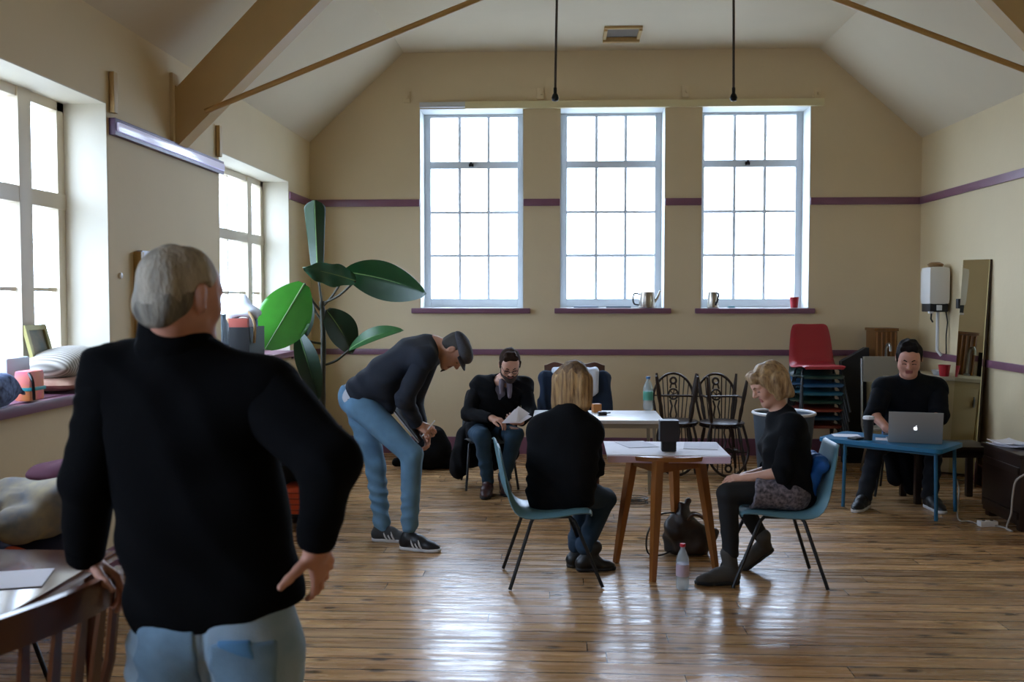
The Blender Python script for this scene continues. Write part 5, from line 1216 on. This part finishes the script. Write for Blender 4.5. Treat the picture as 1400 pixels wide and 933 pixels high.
# ===== 2. man in flat cap bending over his notes
def P2():
    Y = 6.55; yn, yf = 6.45, 6.68
    off = P(540, 740, Y); off.z = 0
    r = thing('person', 'person in flat cap, navy jacket and blue jeans bending forward over a notepad', 'person', off)
    hc = P(620, 481, Y-.02); fr = hframe((.36, -.16, -.92), (.93, 0, .36)); hs = .98
    nk = P(594, 472, Y); ch = P(563, 487, Y); pv = P(492, 540, Y+.01)
    sn, sf = P(580, 491, yn-.08), P(588, 487, yf+.05); en, wn = P(553, 546, yn-.10), P(570, 580, yn+.02); ef, wf = P(566, 548, yf+.06), P(577, 588, yf-.08)
    ax_ = (nk-pv).normalized(); fw = Vector((ax_.z, 0, -ax_.x)); rt = (0, -1, 0)
    hn, hf = P(493, 553, yn-.0), P(489, 551, yf); kn_, kf = P(563, 622, yn-.03), P(513, 634, yf-.02); an, af = P(560, 719, yn-.0), P(523, 724, yf-.02)
    b = Shape(); head(b, hc, fr, hs, 1.0)
    b.cone(hc+(nk-hc).normalized()*.03, nk, .058, .062, .03)
    torso(b, pv, ch, nk, rt, rt, fw, fw, .95, -.012, shl=(sn, sf))
    limb(b, [sn, en, wn], [.045, .038, .026]); limb(b, [sf, ef, wf], [.045, .038, .026])
    hand(b, wn, (.80, .0, -.42), (.1, -.75, .6), (.3, .2, .9), .98, ((.5, .7, .4), (.6, .8, .4), (.7, .8, .5), (.8, .8, .5)), (.8, .45, -.35))
    hand(b, wf, (.45, -.3, -.75), (.6, .5, .2), (.4, -.6, .4), .98, ((.5, .7, .4),)*4, (.8, .5, -.35))
    for h_, k_, a_ in ((hn, kn_, an), (hf, kf, af)): limb(b, [h_, k_, a_], [.078, .052, .034], .012)
    fn_o, ff_o = Vector((an.x-.06, an.y-.0, 0)), Vector((af.x-.07, af.y, 0)); dn_, df_ = (1, -.30, 0), (1, -.12, 0)
    foot_skin(b, fn_o, dn_, (0, 0, 1), an); foot_skin(b, ff_o, df_, (0, 0, 1), af)
    build_net('body', [(b, VB, None)], M_skin, r, off, colour=facecol(hc, fr, hs))
    j = Shape(); torso(j, pv+ax_*.03, ch, nk-ax_*.01, rt, rt, fw, fw, .98, .018, shl=(sn, sf))
    arms_ = [sleeve([sn, en, wn], [.072, .060, .046], .03), sleeve([sf, ef, wf], [.072, .060, .046], .03)]
    j.cone(P(525, 520, yn), P(532, 556, yn+.03), .085, .050, .06); j.cone(P(525, 520, yf), P(530, 550, yf), .085, .050, .06)
    j.cone(pv+ax_*.06+fw*.03, pv-ax_*.03+fw*.06, .125, .115, .06, flat=((0, 1, 0), 1)) ; j.cut(pv-ax_*.045-fw*.02, (-ax_*1-fw*.05)+Vector((0, 0, -.05)), .008)
    jm = folds(201, .010, 34, (1, 0, .9)); jw = waves(202, .006, (10, 20))
    M_nav = mat('navy_jacket_cloth', '141b28', .85, bump=.25, bscale=220)
    jo = build_net('jacket', [(j, .006, lambda p: jm(p)+jw(p))]+[(a_, .006, folds(203, .010, 40, (.4, 0, 1))) for a_ in arms_], M_nav, r, off)
    c = Shape(); c.cone(nk-ax_*.02, nk+ax_*.02, .078, .074, .02); c.cut(nk+ax_*.022, ax_); build_net('collar', [(c, .005, None)], M_nav, jo, off)
    s_ = Shape(); torso(s_, pv-ax_*.01, ch, nk, rt, rt, fw, fw, .93, .006); s_.cut(pv-ax_*.085, -ax_); s_.cut(pv+ax_*.06, ax_); build_net('shirt', [(s_, .007, jw)], mat('pale_shirt', 'b9bcc4', .9), r, off)
    t = Shape()
    t.cone(pv-ax_*.02+Vector((0, -.06, 0)), pv-ax_*.02+Vector((0, .06, 0)), .118, .118, .05)
    limb(t, [hn, kn_, an], [.104, .073, .056], .02); limb(t, [hf, kf, af], [.100, .070, .055], .02)
    t.cut((0, 0, .062), (0, 0, -1)); t.cut(pv+ax_*.06, (.25, 0, 1), .006)
    jf = folds(210, .012, 34, (.3, .2, 1)); to = build_net('jeans', [(t, .006, jf)], M_denim, r, off)
    # flat cap
    q = Lp(hc, fr, hs); RM = Rcols(*fr); R_, F_, U_ = fr; M_cap = mat('grey_tweed', '4a4a50', .9, var=.35, vscale=80)
    c = Shape(); c.ell(q(0, -.012, .062), [.090, .112, .062], RM, .02); c.ell(q(0, .035, .070), [.080, .075, .040], RM, .04); c.cut(q(0, 0, .040), (F_*-.12-U_), .006)
    cp_ = build_net('flat_cap', [(c, .005, waves(221, .004, (25, 40)))], M_cap, r, off)
    def brimf(u, v): a = (u-.5)*2.3; rr_ = .088+.045*v*math.cos(a*.75); return q(math.sin(a)*rr_*.92, .012+math.cos(a)*rr_*1.02, .046-.022*v+.018*math.sin(a)**2*0)
    MB().slab(brimf, 16, 5, lambda u, v: U_, .006).build('brim', M_cap, cp_, off=off)
    h = hair_short(hc, fr, hs, .004, .02, -.04, .3); build_net('hair', [(h, .005, strands(6, .002, U_))], mat('dark_grey_hair', '3c3834', .8), r, off)
    g = Shape(); g.cone(q(-.012, .085, -.098), q(.012, .085, -.098), .010, .010, .01); g.cone(q(0, .088, -.10), q(0, .094, -.128), .010, .004, .01); build_net('goatee', [(g, .003, None)], mat('dark_beard', '2a221e', .9), r, off)
    brows(r, off, hc, fr, hs, mat('dark_beard', '2a221e', .9))
    shoe(r, off, fn_o, dn_, (0, 0, 1), an, M_bshoe, M_wsole, 1.08, stripes=True, name='trainer'); shoe(r, off, ff_o, df_, (0, 0, 1), af, mat('grey_suede', '3a3c3e', .8), M_wsole, 1.05, stripes=True, name='trainer')
    # notepad and pen
    a = P(541, 556, yn+.12); bq = P(577, 601, yn+.12); d = (bq-a); nn = Vector((d.z, 0, -d.x)).normalized()
    pad = thing('notepad', 'white notepad held by the man in the flat cap against his thigh', 'notepad', (a+bq)/2); w_ = Vector((0, .105, 0)); A = [a-w_, a+w_, bq+w_, bq-w_]
    hexa([v+nn*.0 for v in A], [v+nn*.008 for v in A]).build('backing_board', mat('dark_board', '20232a', .6), pad, smooth=False, off=(a+bq)/2)
    hexa([v+nn*.008 for v in A], [v+nn*.016 for v in A]).build('pages', M_paper, pad, smooth=False, off=(a+bq)/2)
    pe = wn+Vector((.075, -.02, -.03)); o = MB().tube([pe+Vector((.045, 0, .055)), pe+Vector((-.04, .02, -.05))], .004, 8).build('pen', mat('white_plastic', 'e8e8ea', .4), off=pe); o.location = pe; tag(o, 'white pen in the hand of the man in the flat cap', 'pen')
P2()

# ===== 3. bearded man with glasses reading papers
def P3():
    off = Vector((-.60, 8.6, 0)); r = thing('person', 'bearded person with glasses in a black cardigan, sitting and reading papers', 'person', off)
    pv = P(668, 584, 8.66); ch = P(684, 538, 8.50); nk = P(692, 517, 8.44); hc = P(697, 499, 8.36); fr = hframe((.12, -.80, -.52), (0, 0, 1)); hs = 1.08
    sl, sr = P(656, 527, 8.50), P(717, 529, 8.50); el, wl = P(640, 566, 8.44), P(672, 572, 8.17); er, wr = P(724, 562, 8.42), P(712, 577, 8.18)
    up = (nk-pv).normalized(); rt = Vector((-1, 0, 0)); fw = Vector((.05, -1, 0)); fc = (fw-Vector((0, 0, .35))).normalized()
    hl_, hr_ = P(654, 592, 8.62), P(684, 592, 8.62); kl, kr = P(659, 597, 8.17), P(704, 594, 8.17); al, ar = P(667, 657, 8.28), P(689, 655, 8.40)
    b = Shape(); head(b, hc, fr, hs, 1.05); b.cone(hc+Vector((0, .02, -.05)), nk, .056, .06, .03)
    torso(b, pv, ch, nk, rt, rt, fw, fc, .95, -.012, shl=(sl, sr)); limb(b, [sl, el, wl], [.045, .038, .026]); limb(b, [sr, er, wr], [.045, .038, .026])
    hand(b, wl, (.75, -.45, -.1), (.1, -.2, .95), (.2, -.9, -.1), 1.0, ((.5, .6, .4),)*4, (.8, .4, -.3)); hand(b, wr, (-.45, -.75, .1), (.6, -.2, -.6), (.2, -.3, .9), 1.0, ((.4, .6, .4),)*4, (.6, .6, -.3))
    for h_, k_, a_ in ((hl_, kl, al), (hr_, kr, ar)): limb(b, [h_, k_, a_], [.078, .054, .034], .012)
    fl, fr2 = Vector((al.x, al.y+.05, 0)), Vector((ar.x, ar.y+.05, 0)); foot_skin(b, fl, (0, -1, 0), (0, 0, 1), al); foot_skin(b, fr2, (0, -1, 0), (0, 0, 1), ar)
    build_net('body', [(b, VB, None)], M_skin, r, off, colour=facecol(hc, fr, hs))
    sh = Shape(); torso(sh, pv, ch, nk-up*.01, rt, rt, fw, fc, .92, .004); build_net('shirt', [(sh, .007, waves(301, .004))], mat('grey_shirt', '6b6670', .9), r, off)
    j = Shape(); torso(j, pv+up*.02, ch, nk-up*.02, rt, rt, fw, fc, 1.0, .016, shl=(sl, sr)); arms_ = [sleeve([sl, el, wl], [.070, .060, .044]), sleeve([sr, er, wr], [.070, .060, .044])]
    j.cone(pv+Vector((-.12, -.10, .0)), pv+Vector((-.14, .02, -.08)), .06, .06, .05); j.cone(pv+Vector((.17, -.10, .02)), pv+Vector((.16, -.33, -.02)), .07, .055, .05)
    # open V front showing the shirt
    vq = ch+Vector((.01, -.12, .02)); j.cone(vq+Vector((0, -.06, -.16)), vq+Vector((0, .03, .12)), .012, .075, .015, 's', flat=((1, 0, 0), .8))
    build_net('cardigan', [(j, .006, folds(303, .010, 34, (.6, .2, .8)))]+[(a_, .006, folds(304, .008, 40, (.5, .2, 1))) for a_ in arms_], mat('black_wool', '111114', .95, bump=.3, bscale=250, spec=.2), r, off)
    s_ = Shape(); 
    for a in range(12): 
        t0, t1 = a/12*2*PI, (a+1)/12*2*PI; c_ = nk+Vector((0, -.005, -.005)); s_.cone(c_+Vector((math.cos(t0)*.058, math.sin(t0)*.05, -.012*math.sin(-t0))), c_+Vector((math.cos(t1)*.058, math.sin(t1)*.05, -.012*math.sin(-t1))), .022, .022, .015)
    s_.cone(nk+Vector((.03, -.075, -.02)), nk+Vector((.035, -.12, -.15)), .024, .018, .01); s_.cone(nk+Vector((-.035, -.075, -.02)), nk+Vector((-.035, -.115, -.12)), .024, .018, .01)
    build_net('scarf', [(s_, .005, waves(305, .006, (40, 60)))], mat('mauve_grey_scarf', '6f6570', .95), r, off)
    t = Shape(); t.cone(pv+Vector((-.06, 0, -.02)), pv+Vector((.06, 0, -.02)), .115, .115, .05); limb(t, [hl_, kl, al], [.095, .072, .052], .02); limb(t, [hr_, kr, ar], [.095, .072, .052], .02); t.cut((0, 0, .085), (0, 0, -1)); t.cut(pv+Vector((0, 0, .05)), (0, 0, 1))
    build_net('jeans', [(t, .006, folds(307, .010, 34, (.3, .8, 1)))], mat('mid_dark_denim', '27475f', .85, var=.3, vscale=9), r, off)
    ct_ = mat('dark_brown_hair', '3a291f', .85, var=.4, vscale=30, spec=.15)
    h = hair_short(hc, fr, hs, .006, .046, -.035, .42); q = Lp(hc, fr, hs); h.cone(q(-.040, .052, .100), q(.045, .058, .098), .020*hs, .017*hs, .02); h.cone(q(-.02, .02, .112), q(.03, .02, .112), .022*hs, .022*hs, .02); [h.cone(q(.078*a, .010, .035), q(.077*a, .014, -.018), .011, .006, .01) for a in (-1, 1)]; build_net('hair', [(h, .005, strands(7, .0035, fr[2]))], ct_, r, off)
    q = Lp(hc, fr, hs); RM = Rcols(*fr); bd = Shape(); bd.ell(q(0, .034, -.060), [.064*hs, .062*hs, .062*hs], RM, .02); bd.ell(q(0, .078, -.098), [.03*hs, .024*hs, .026*hs], RM, .03); bd.cut(q(0, .05, -.046), (fr[2]*1+fr[1]*.30), .006)
    bd.ell(q(0, .105, -.0575), [.022*hs, .018*hs, .009*hs], RM, .006, 's')
    for a in (-1, 1): bd.cone(q(.062*a, .008, -.012), q(.055*a, .018, -.07), .012, .016, .02)
    bd.cone(q(-.022, .094, -.044), q(.022, .094, -.044), .006, .006, .008)
    build_net('beard', [(bd, .004, strands(8, .0015, fr[2], 150))], mat('brown_beard', '3a2a22', .85), r, off); brows(r, off, hc, fr, hs, ct_)
    g = MB()
    for a in (-1, 1):
        g.tube([q(.031*a+.021*math.cos(2*PI*k/16), .106-.012*abs(math.cos(2*PI*k/16))*(1 if math.cos(2*PI*k/16)*a > 0 else 0), .004+.015*math.sin(2*PI*k/16)) for k in range(16)], .002*hs, 6, closed=True); g.tube([q(.052*a, .096, .008), q(.080*a, .0, .012)], .002*hs, 6)
    g.tube([q(-.010, .108, .008), q(.010, .108, .008)], .002*hs, 6).build('glasses', mat('black_plastic', '141416', .5), r, off=off)
    brn = mat('oxblood_leather', '3a1c18', .45)
    shoe(r, off, fl, (-.05, -1, 0), (0, 0, 1), al, brn, M_dsole, 1.05, boot=.03, name='boot'); shoe(r, off, fr2, (.15, -1, 0), (0, 0, 1), ar, brn, M_dsole, 1.05, boot=.03, name='boot')
    # papers in hands
    for i, (pts, lab) in enumerate(((((686, 579), (704, 560), (727, 570), (712, 579)), 'lower'), (((688, 577), (709, 556), (724, 566), (706, 578)), 'upper'))):
        A = [P(x, y, 8.10-.012*i-(.10 if y > 572 else 0)) for x, y in pts]; c = sum(A, Vector())/4; o = hexa([v-c for v in A], [v-c+Vector((0, 0, .003)) for v in A]).build('paper_sheet', mat('bright_paper', 'f2f0f8', .7), smooth=False); o.location = c; tag(o, 'white sheet in the hands of the bearded man, the %s of two' % lab, 'paper')
    # coat on his chair
    s = Shape(); q0 = Vector((-.60, 8.93, .45)); s.cone((-.78, 8.93, .78), (-.44, 8.93, .78), .045, .045, .05); s.cone((-.76, 8.95, .74), (-.80, 8.92, .18), .05, .07, .05); s.cone((-.84, 8.75, .42), (-.88, 8.60, .16), .07, .085, .08); s.cone((-.60, 8.96, .74), (-.62, 8.96, .2), .10, .12, .06, flat=((0, 1, 0), .5)); s.cone((-.80, 8.85, .5), (-.86, 8.62, .34), .06, .05, .08); s.cone((-.45, 8.95, .74), (-.44, 8.95, .25), .06, .08, .06, flat=((0, 1, 0), .6)); s.cut((0, 0, .06), (0, 0, -1))
    blob('black_coat', 'long black coat draped over the chair of the bearded man, hem near the floor', 'coat', s, .01, folds(311, .014, 26, (1, .3, 0)), M_blackcloth, q0)
P3()

# ===== 4. blonde woman seen from behind
def P4():
    Y = 5.82; off = Vector((.03, 5.85, 0)); r = thing('person', 'blonde person in a black top sitting with back turned on the left teal chair', 'person', off)
    pv = P(766, 664, Y); ch = P(770, 600, Y+.01); nk = P(782, 560, Y+.02); hc = P(785, 524, Y+.06); fr = hframe((.22, .95, -.30), (0, 0, 1)); hs = .98
    sl, sr = P(743, 588, Y), P(806, 590, Y+.03); el, wl = P(737, 640, Y+.03), P(760, 652, Y+.27); er, wr = P(812, 640, Y+.06), P(808, 655, Y+.30)
    up = (nk-pv).normalized(); rt = Vector((1, -.15, 0)); fw = Vector((.15, 1, 0)); rp = Vector((.9, -.4, 0)); fp = Vector((.4, .9, 0))
    hl_, hr_ = P(752, 672, Y+.05), P(785, 672, Y+.0); kl, kr = P(801, 676, 6.24), P(827, 682, 6.16); al, ar = P(787, 762, 6.06), P(799, 766, 5.98)
    b = Shape(); head(b, hc, fr, hs, .92); b.cone(hc+Vector((0, -.02, -.05)), nk, .048, .052, .03)
    torso(b, pv, ch, nk, rp, rt, fp, fw, .85, -.014, shl=(sl, sr), s=.93); limb(b, [sl, el, wl], [.040, .034, .023]); limb(b, [sr, er, wr], [.040, .034, .023])
    hand(b, wl, (.5, .6, -.15), (0, -.2, 1), (.7, -.6, 0), .9); hand(b, wr, (-.2, .8, -.15), (0, -.2, 1), (-.9, 0, 0), .9)
    for h_, k_, a_ in ((hl_, kl, al), (hr_, kr, ar)): limb(b, [h_, k_, a_], [.076, .048, .026], .012)
    dl, dr = Vector((.8, .45, 0)), Vector((.97, .15, 0)); fl, fr2 = Vector((al.x-.05, al.y-.02, .002)), Vector((ar.x-.05, ar.y-.01, .002)); foot_skin(b, fl, dl, (0, 0, 1), al, .65); foot_skin(b, fr2, dr, (0, 0, 1), ar, .65)
    build_net('body', [(b, VB, None)], M_skin, r, off, colour=facecol(hc, fr, hs))
    j = Shape(); torso(j, pv+Vector((0, 0, .01)), ch, nk, rp, rt, fp, fw, 1.02, .020, shl=(sl, sr), s=.96); arms_ = [sleeve([sl, el, wl], [.064, .060, .044]), sleeve([sr, er, wr], [.064, .060, .044])]
    j.cone(pv+Vector((-.09, -.02, -.07)), pv+Vector((.09, -.02, -.07)), .105, .105, .06); j.cut((0, 0, .415), (0, 0, -1), .01)
    jm = folds(401, .012, 30, (.7, .1, .8)); jw = waves(402, .008, (9, 17)); build_net('long_top', [(j, .006, lambda p: jm(p)+jw(p))]+[(a_, .006, jm) for a_ in arms_], mat('soft_black_cloth', '0e0f12', .95, bump=.3, bscale=250, spec=.2), r, off)
    t = Shape(); t.cone(pv+Vector((-.05, 0, -.03)), pv+Vector((.05, 0, -.03)), .10, .10, .05); limb(t, [hl_, kl, al+Vector((0, 0, .08))], [.090, .066, .052], .02); limb(t, [hr_, kr, ar+Vector((0, 0, .08))], [.090, .068, .054], .02); t.cut(pv+Vector((0, 0, .05)), (0, 0, 1))
    build_net('jeans', [(t, .006, folds(407, .009, 34, (.3, .8, 1)))], M_denim_d, r, off)
    q = Lp(hc, fr, hs); R_, F_, U_ = fr; h = Shape(); RM = Rcols(*fr); h.ell(q(0, -.018, .040), [.092, .108, .092], RM, .02)
    dn = Vector((0, 0, -1))
    for a in range(-3, 4):
        b0 = q(.028*a, -.085+.012*abs(a), .0); h.cone(b0, b0+Vector((-.012+.004*a, .004, -.135-.014*((a*3) % 4))), .034, .016, .015)
        b1 = q(.024*a, -.055, .02); h.cone(b1, b1+Vector((.003*a, -.01, -.15)), .04, .03, .03)
    for a in (-1, 1): h.cone(q(.078*a, .01, .02), q(.080*a, .02, -.11)+Vector((0, 0, -.02)), .03, .022, .03)
    h.ell(q(0, .085, -.03), [.052, .055, .095], RM, .02, 's')
    hm = mat('dark_blonde_hair', 'c79d64', .6, var2='5c4026', vscale=24, stretch=(2.2, 2.2, .25), bump=.6, bscale=110)
    roots = mat('brown_roots', '4a3526', .6, var2='8a6a44', vscale=24, stretch=(2.2, 2.2, .4), bump=.6, bscale=110)
    c0 = np.array(hc); build_net('hair', [(h, .0045, strands(9, .0045, (0, .1, 1)))], hm, r, off, colour=[(roots, lambda p: (p-c0)@np.array(U_) > .045 + .016*np.sin(p[:, 0]*110))])
    bm_ = mat('black_leather', '101010', .4)
    shoe(r, off, fl, dl, (0, 0, 1), al, bm_, M_dsole, .92, boot=.10, name='boot'); shoe(r, off, fr2, dr, (0, 0, 1), ar, bm_, M_dsole, .92, boot=.10, name='boot')
P4()

# ===== 5. woman in patterned skirt, profile
def P5():
    Y = 5.86; off = Vector((1.28, 5.86, 0)); yn, yf = Y-.10, Y+.12
    r = thing('person', 'blonde person in black top, patterned skirt and grey boots on the right teal chair', 'person', off)
    pv = P(1076, 664, Y); ch = P(1076, 604, Y); nk = P(1066, 563, Y); hc = P(1051, 526, Y-.01); fr = hframe((-.86, -.16, -.50), (-.2, 0, 1)); hs = .98
    sn, sf = P(1084, 582, Y-.16), P(1072, 580, Y+.16); en, wn = P(1070, 646, Y-.17), P(1022, 654, Y-.10); ef, wf = P(1056, 642, Y+.16), P(1018, 652, Y+.02)
    up = (nk-pv).normalized(); fw = Vector((-1, 0, -.1)); rt = Vector((0, 1, 0))
    hn, hf = P(1078, 670, Y-.09), P(1078, 668, Y+.09); kn_, kf = P(995, 676, yn-.02), P(1006, 674, yf+.02); an, af = P(999, 770, yn-.02), P(1046, 742, yf+.06)
    b = Shape(); head(b, hc, fr, hs, .92); b.cone(hc+Vector((.03, 0, -.04)), nk, .048, .052, .03)
    torso(b, pv, ch, nk, rt, rt, fw, fw, .85, -.014, shl=(sn, sf), s=.93); limb(b, [sn, en, wn], [.040, .036, .023]); limb(b, [sf, ef, wf], [.040, .036, .023])
    hand(b, wn, (-.85, .25, -.05), (-.1, -.35, .9), (-.2, .6, .5), .92, ((.35, .5, .3),)*4, (.8, .3, -.3)); hand(b, wf, (-.6, -.6, -.05), (0, .3, .95), (-.5, -.2, .3), .92, ((.4, .5, .3),)*4, (.8, .4, -.3))
    for h_, k_, a_ in ((hn, kn_, an), (hf, kf, af)): limb(b, [h_, k_, a_], [.076, .048, .026], .012)
    fn_o = Vector((an.x+.05, an.y, .002)); dn_ = Vector((-1, -.10, 0))
    N2 = Vector((-.58, 0, .81)); df_ = Vector((-.81, -.05, -.58)).normalized(); toe = PZ(1022, 779, .0); ff_o = Vector((toe.x, toe.y, .004))-df_*.215*.92
    foot_skin(b, fn_o, dn_, (0, 0, 1), an, .65); foot_skin(b, ff_o, df_, N2, af, .6)
    build_net('body', [(b, VB, None)], M_skin, r, off, colour=facecol(hc, fr, hs))
    j = Shape(); torso(j, pv+Vector((0, 0, .03)), ch, nk, rt, rt, fw, fw, .95, .018, shl=(sn, sf), s=.95, bust=1)
    arms_ = [sleeve([sn, en, en.lerp(wn, .22)], [.066, .060, .058]), sleeve([sf, ef, ef.lerp(wf, .22)], [.066, .060, .058])]
    j.cone(pv+Vector((.04, -.05, .0)), pv+Vector((.07, -.05, -.07)), .10, .09, .06); j.cone(pv+Vector((.04, .05, .0)), pv+Vector((.07, .05, -.07)), .10, .09, .06)
    j.cut((0, 0, .43), (0, 0, -1), .01); 
    jm = folds(501, .012, 30, (.8, .1, .6)); jw = waves(502, .008, (9, 17)); build_net('black_top', [(j, .006, lambda p: jm(p)+jw(p))]+[(a_, .006, jm) for a_ in arms_], mat('soft_black_cloth', '0e0f12', .95), r, off)
    sk_ = Shape(); sk_.cone(pv+Vector((.02, -.06, -.03)), pv+Vector((.02, .06, -.03)), .115, .115, .05); sk_.cone(hn, hn.lerp(kn_, .62), .108, .095, .05); sk_.cone(hf, hf.lerp(kf, .62), .108, .095, .05); e_ = hn.lerp(kn_, .60); sk_.cut(e_, (-1, 0, .15), .006); sk_.cut(pv+Vector((0, 0, .08)), (0, 0, 1)); sk_.cut((0, 0, .435), (0, 0, -1), .008)
    build_net('skirt', [(sk_, .006, folds(505, .008, 34, (.9, .2, .4)))], mat('patterned_grey_cloth', '8a8088', .9, var2='2c2a30', vscale=55, bump=.2, bscale=80), r, off)
    t = Shape(); limb(t, [hn, kn_, an+Vector((0, 0, .06))], [.085, .062, .046], .02); limb(t, [hf, kf, af.lerp(kf, .12)], [.085, .060, .044], .02)
    build_net('leggings', [(t, .006, folds(507, .003, 40, (.3, .3, 1)))], mat('black_tights', '0c0c0e', .8), r, off)
    q = Lp(hc, fr, hs); R_, F_, U_ = fr; h = Shape(); RM = Rcols(*fr); h.ell(q(0, -.022, .040), [.092, .108, .092], RM, .02)
    bk = -F_
    for a in range(-3, 4):
        b0 = q(.026*a, -.088+.012*abs(a), .0); h.cone(b0, b0+Vector((.040, 0, -.062))+Vector((.0, .003*a, -.01*((a*3) % 3))), .042, .024, .025)
    for a in (-1, 1):
        h.cone(q(.080*a, -.01, .03), q(.084*a, .005, -.075), .034, .024, .03); h.cone(q(.080*a, -.05, .02), q(.080*a, -.05, -.085), .036, .028, .03); h.cone(q(.074*a, .035, .055), q(.080*a, .030, -.02), .024, .014, .02)
    h.cone(q(-.045, .066, .088), q(.045, .066, .088), .026, .026, .03); h.cone(q(-.02, .085, .075), q(.055, .070, .045), .014, .012, .02)
    h.ell(q(0, .105, -.035), [.060, .060, .080], RM, .02, 's')
    hm = mat('light_blonde_hair', 'c4a070', .55, var2='6e5032', vscale=24, stretch=(2.2, 2.2, .35), bump=.6, bscale=110)
    build_net('hair', [(h, .0045, strands(12, .004, (-.3, .1, 1)))], hm, r, off); brows(r, off, hc, fr, hs, mat('light_brown_brow', '7a5c3c', .9))
    gb = mat('grey_suede_boot', '45413c', .85, bump=.1, bscale=200)
    shoe(r, off, fn_o, dn_, (0, 0, 1), an, gb, M_dsole, .98, boot=.055, name='boot'); shoe(r, off, ff_o, df_, N2, af, gb, M_dsole, .95, boot=.055, name='boot')
P5()

# ===== 6. man behind the laptop
def P6():
    off = Vector((2.95, 8.4, 0)); r = thing('person', 'dark haired person in a black top working at the laptop on the blue table', 'person', off)
    pv = P(1247, 584, 8.42); ch = P(1243, 545, 8.28); nk = P(1243, 515, 8.20); hc = P(1243, 490, 8.06); fr = hframe((-.28, -.86, -.42), (0, 0, 1)); hs = 1.16
    sl, sr = P(1208, 531, 8.22), P(1280, 531, 8.22); el, wl = P(1195, 568, 8.12), P(1214, 587, 7.93); er, wr = P(1284, 568, 8.08), P(1264, 590, 7.90)
    up = (nk-pv).normalized(); rt = Vector((-1, .2, 0)); fw = Vector((-.2, -1, 0)); fc = (fw-Vector((0, 0, .3))).normalized()
    hl_, hr_ = pv+Vector((-.10, -.04, -.05)), pv+Vector((.10, -.04, -.05)); kl, kr = Vector((2.52, 8.02, .44)), Vector((2.96, 7.98, .44)); al, ar = P(1182, 681, 7.90), P(1271, 684, 7.92); al.z = ar.z = .095
    b = Shape(); head(b, hc, fr, hs, 1.1); b.cone(hc+Vector((0, .03, -.06)), nk, .066, .072, .03)
    torso(b, pv, ch, nk, rt, rt, fw, fc, 1.1, -.012, shl=(sl, sr), s=1.08); limb(b, [sl, el, wl], [.050, .044, .030]); limb(b, [sr, er, wr], [.050, .044, .030])
    hand(b, wl, (.62, -.45, -.1), (-.1, -.2, .95), (.4, .8, 0), 1.05, ((.35, .5, .3),)*4, (.8, .4, -.3)); hand(b, wr, (-.5, -.5, -.1), (.1, -.2, .95), (-.5, .7, 0), 1.05, ((.35, .5, .3),)*4, (.8, .4, -.3))
    for h_, k_, a_ in ((hl_, kl, al), (hr_, kr, ar)): limb(b, [h_, k_, a_], [.076, .044, .036], .012)
    dl, dr = Vector((-.55, -.8, 0)), Vector((.10, -1, 0)); fl, fr2 = Vector((al.x, al.y, 0))-dl*.05, Vector((ar.x, ar.y, 0))-dr*.05; foot_skin(b, fl, dl, (0, 0, 1), al); foot_skin(b, fr2, dr, (0, 0, 1), ar)
    build_net('body', [(b, VB, None)], M_skin2, r, off, colour=facecol(hc, fr, hs))
    j = Shape(); torso(j, pv+Vector((0, 0, .0)), ch, nk-up*.01, rt, rt, fw, fc, 1.16, .018, shl=(sl, sr), s=1.1); arms_ = [sleeve([sl, el, el.lerp(wl, .15)], [.086, .074, .072]), sleeve([sr, er, er.lerp(wr, .15)], [.086, .074, .072])]
    j.cone(nk+Vector((0, 0, -.02)), nk+Vector((0, -.01, .015)), .088, .080, .02)
    build_net('black_top', [(j, .006, folds(603, .012, 28, (.5, .2, .8)))]+[(a_, .006, folds(604, .010, 34, (.3, .2, 1))) for a_ in arms_], mat('black_jersey', '0d0f14', .95, spec=.2), r, off)
    t = Shape(); t.cone(pv+Vector((-.06, 0, -.03)), pv+Vector((.06, 0, -.03)), .12, .12, .05); limb(t, [hl_, kl, al], [.092, .066, .062], .02); limb(t, [hr_, kr, ar], [.092, .066, .062], .02); t.cut((0, 0, .065), (0, 0, -1))
    build_net('trousers', [(t, .007, folds(607, .010, 30, (.3, .8, 1)))], mat('navy_trousers', '10131c', .9), r, off)
    ht = mat('dark_short_hair', '1d1613', .85, var=.4, vscale=30, spec=.15); h = hair_short(hc, fr, hs, .007, .066, -.030, .42); q = Lp(hc, fr, hs); h.cone(q(-.040, .052, .100), q(.045, .058, .098), .020*hs, .017*hs, .02); h.cone(q(-.02, .02, .112), q(.03, .02, .112), .022*hs, .022*hs, .02); [h.cone(q(.078*a, .010, .035), q(.077*a, .014, -.018), .011, .006, .01) for a in (-1, 1)]; build_net('hair', [(h, .005, strands(7, .004, fr[2]))], ht, r, off); brows(r, off, hc, fr, hs, ht)
    shoe(r, off, fl, dl, (0, 0, 1), al, M_bshoe, M_wsole, 1.12, name='shoe'); shoe(r, off, fr2, dr, (0, 0, 1), ar, M_bshoe, M_wsole, 1.12, name='shoe')
    # dark coat hanging from the seat between the legs
    q0 = Vector((2.86, 8.42, .3)); s = Shape(); s.cone((2.70, 8.36, .37), (3.05, 8.30, .37), .04, .04, .05); s.cone((2.74, 8.34, .36), (2.76, 8.30, .16), .05, .06, .05); s.cone((2.86, 8.32, .36), (2.88, 8.28, .08), .06, .05, .05); s.cone((2.98, 8.30, .36), (2.98, 8.26, .15), .06, .05, .05)
    blob('dark_coat', 'dark coat hanging down under the chair of the laptop man', 'coat', s, .01, folds(611, .016, 26, (1, .3, 0)), M_blackcloth, q0)
P6()
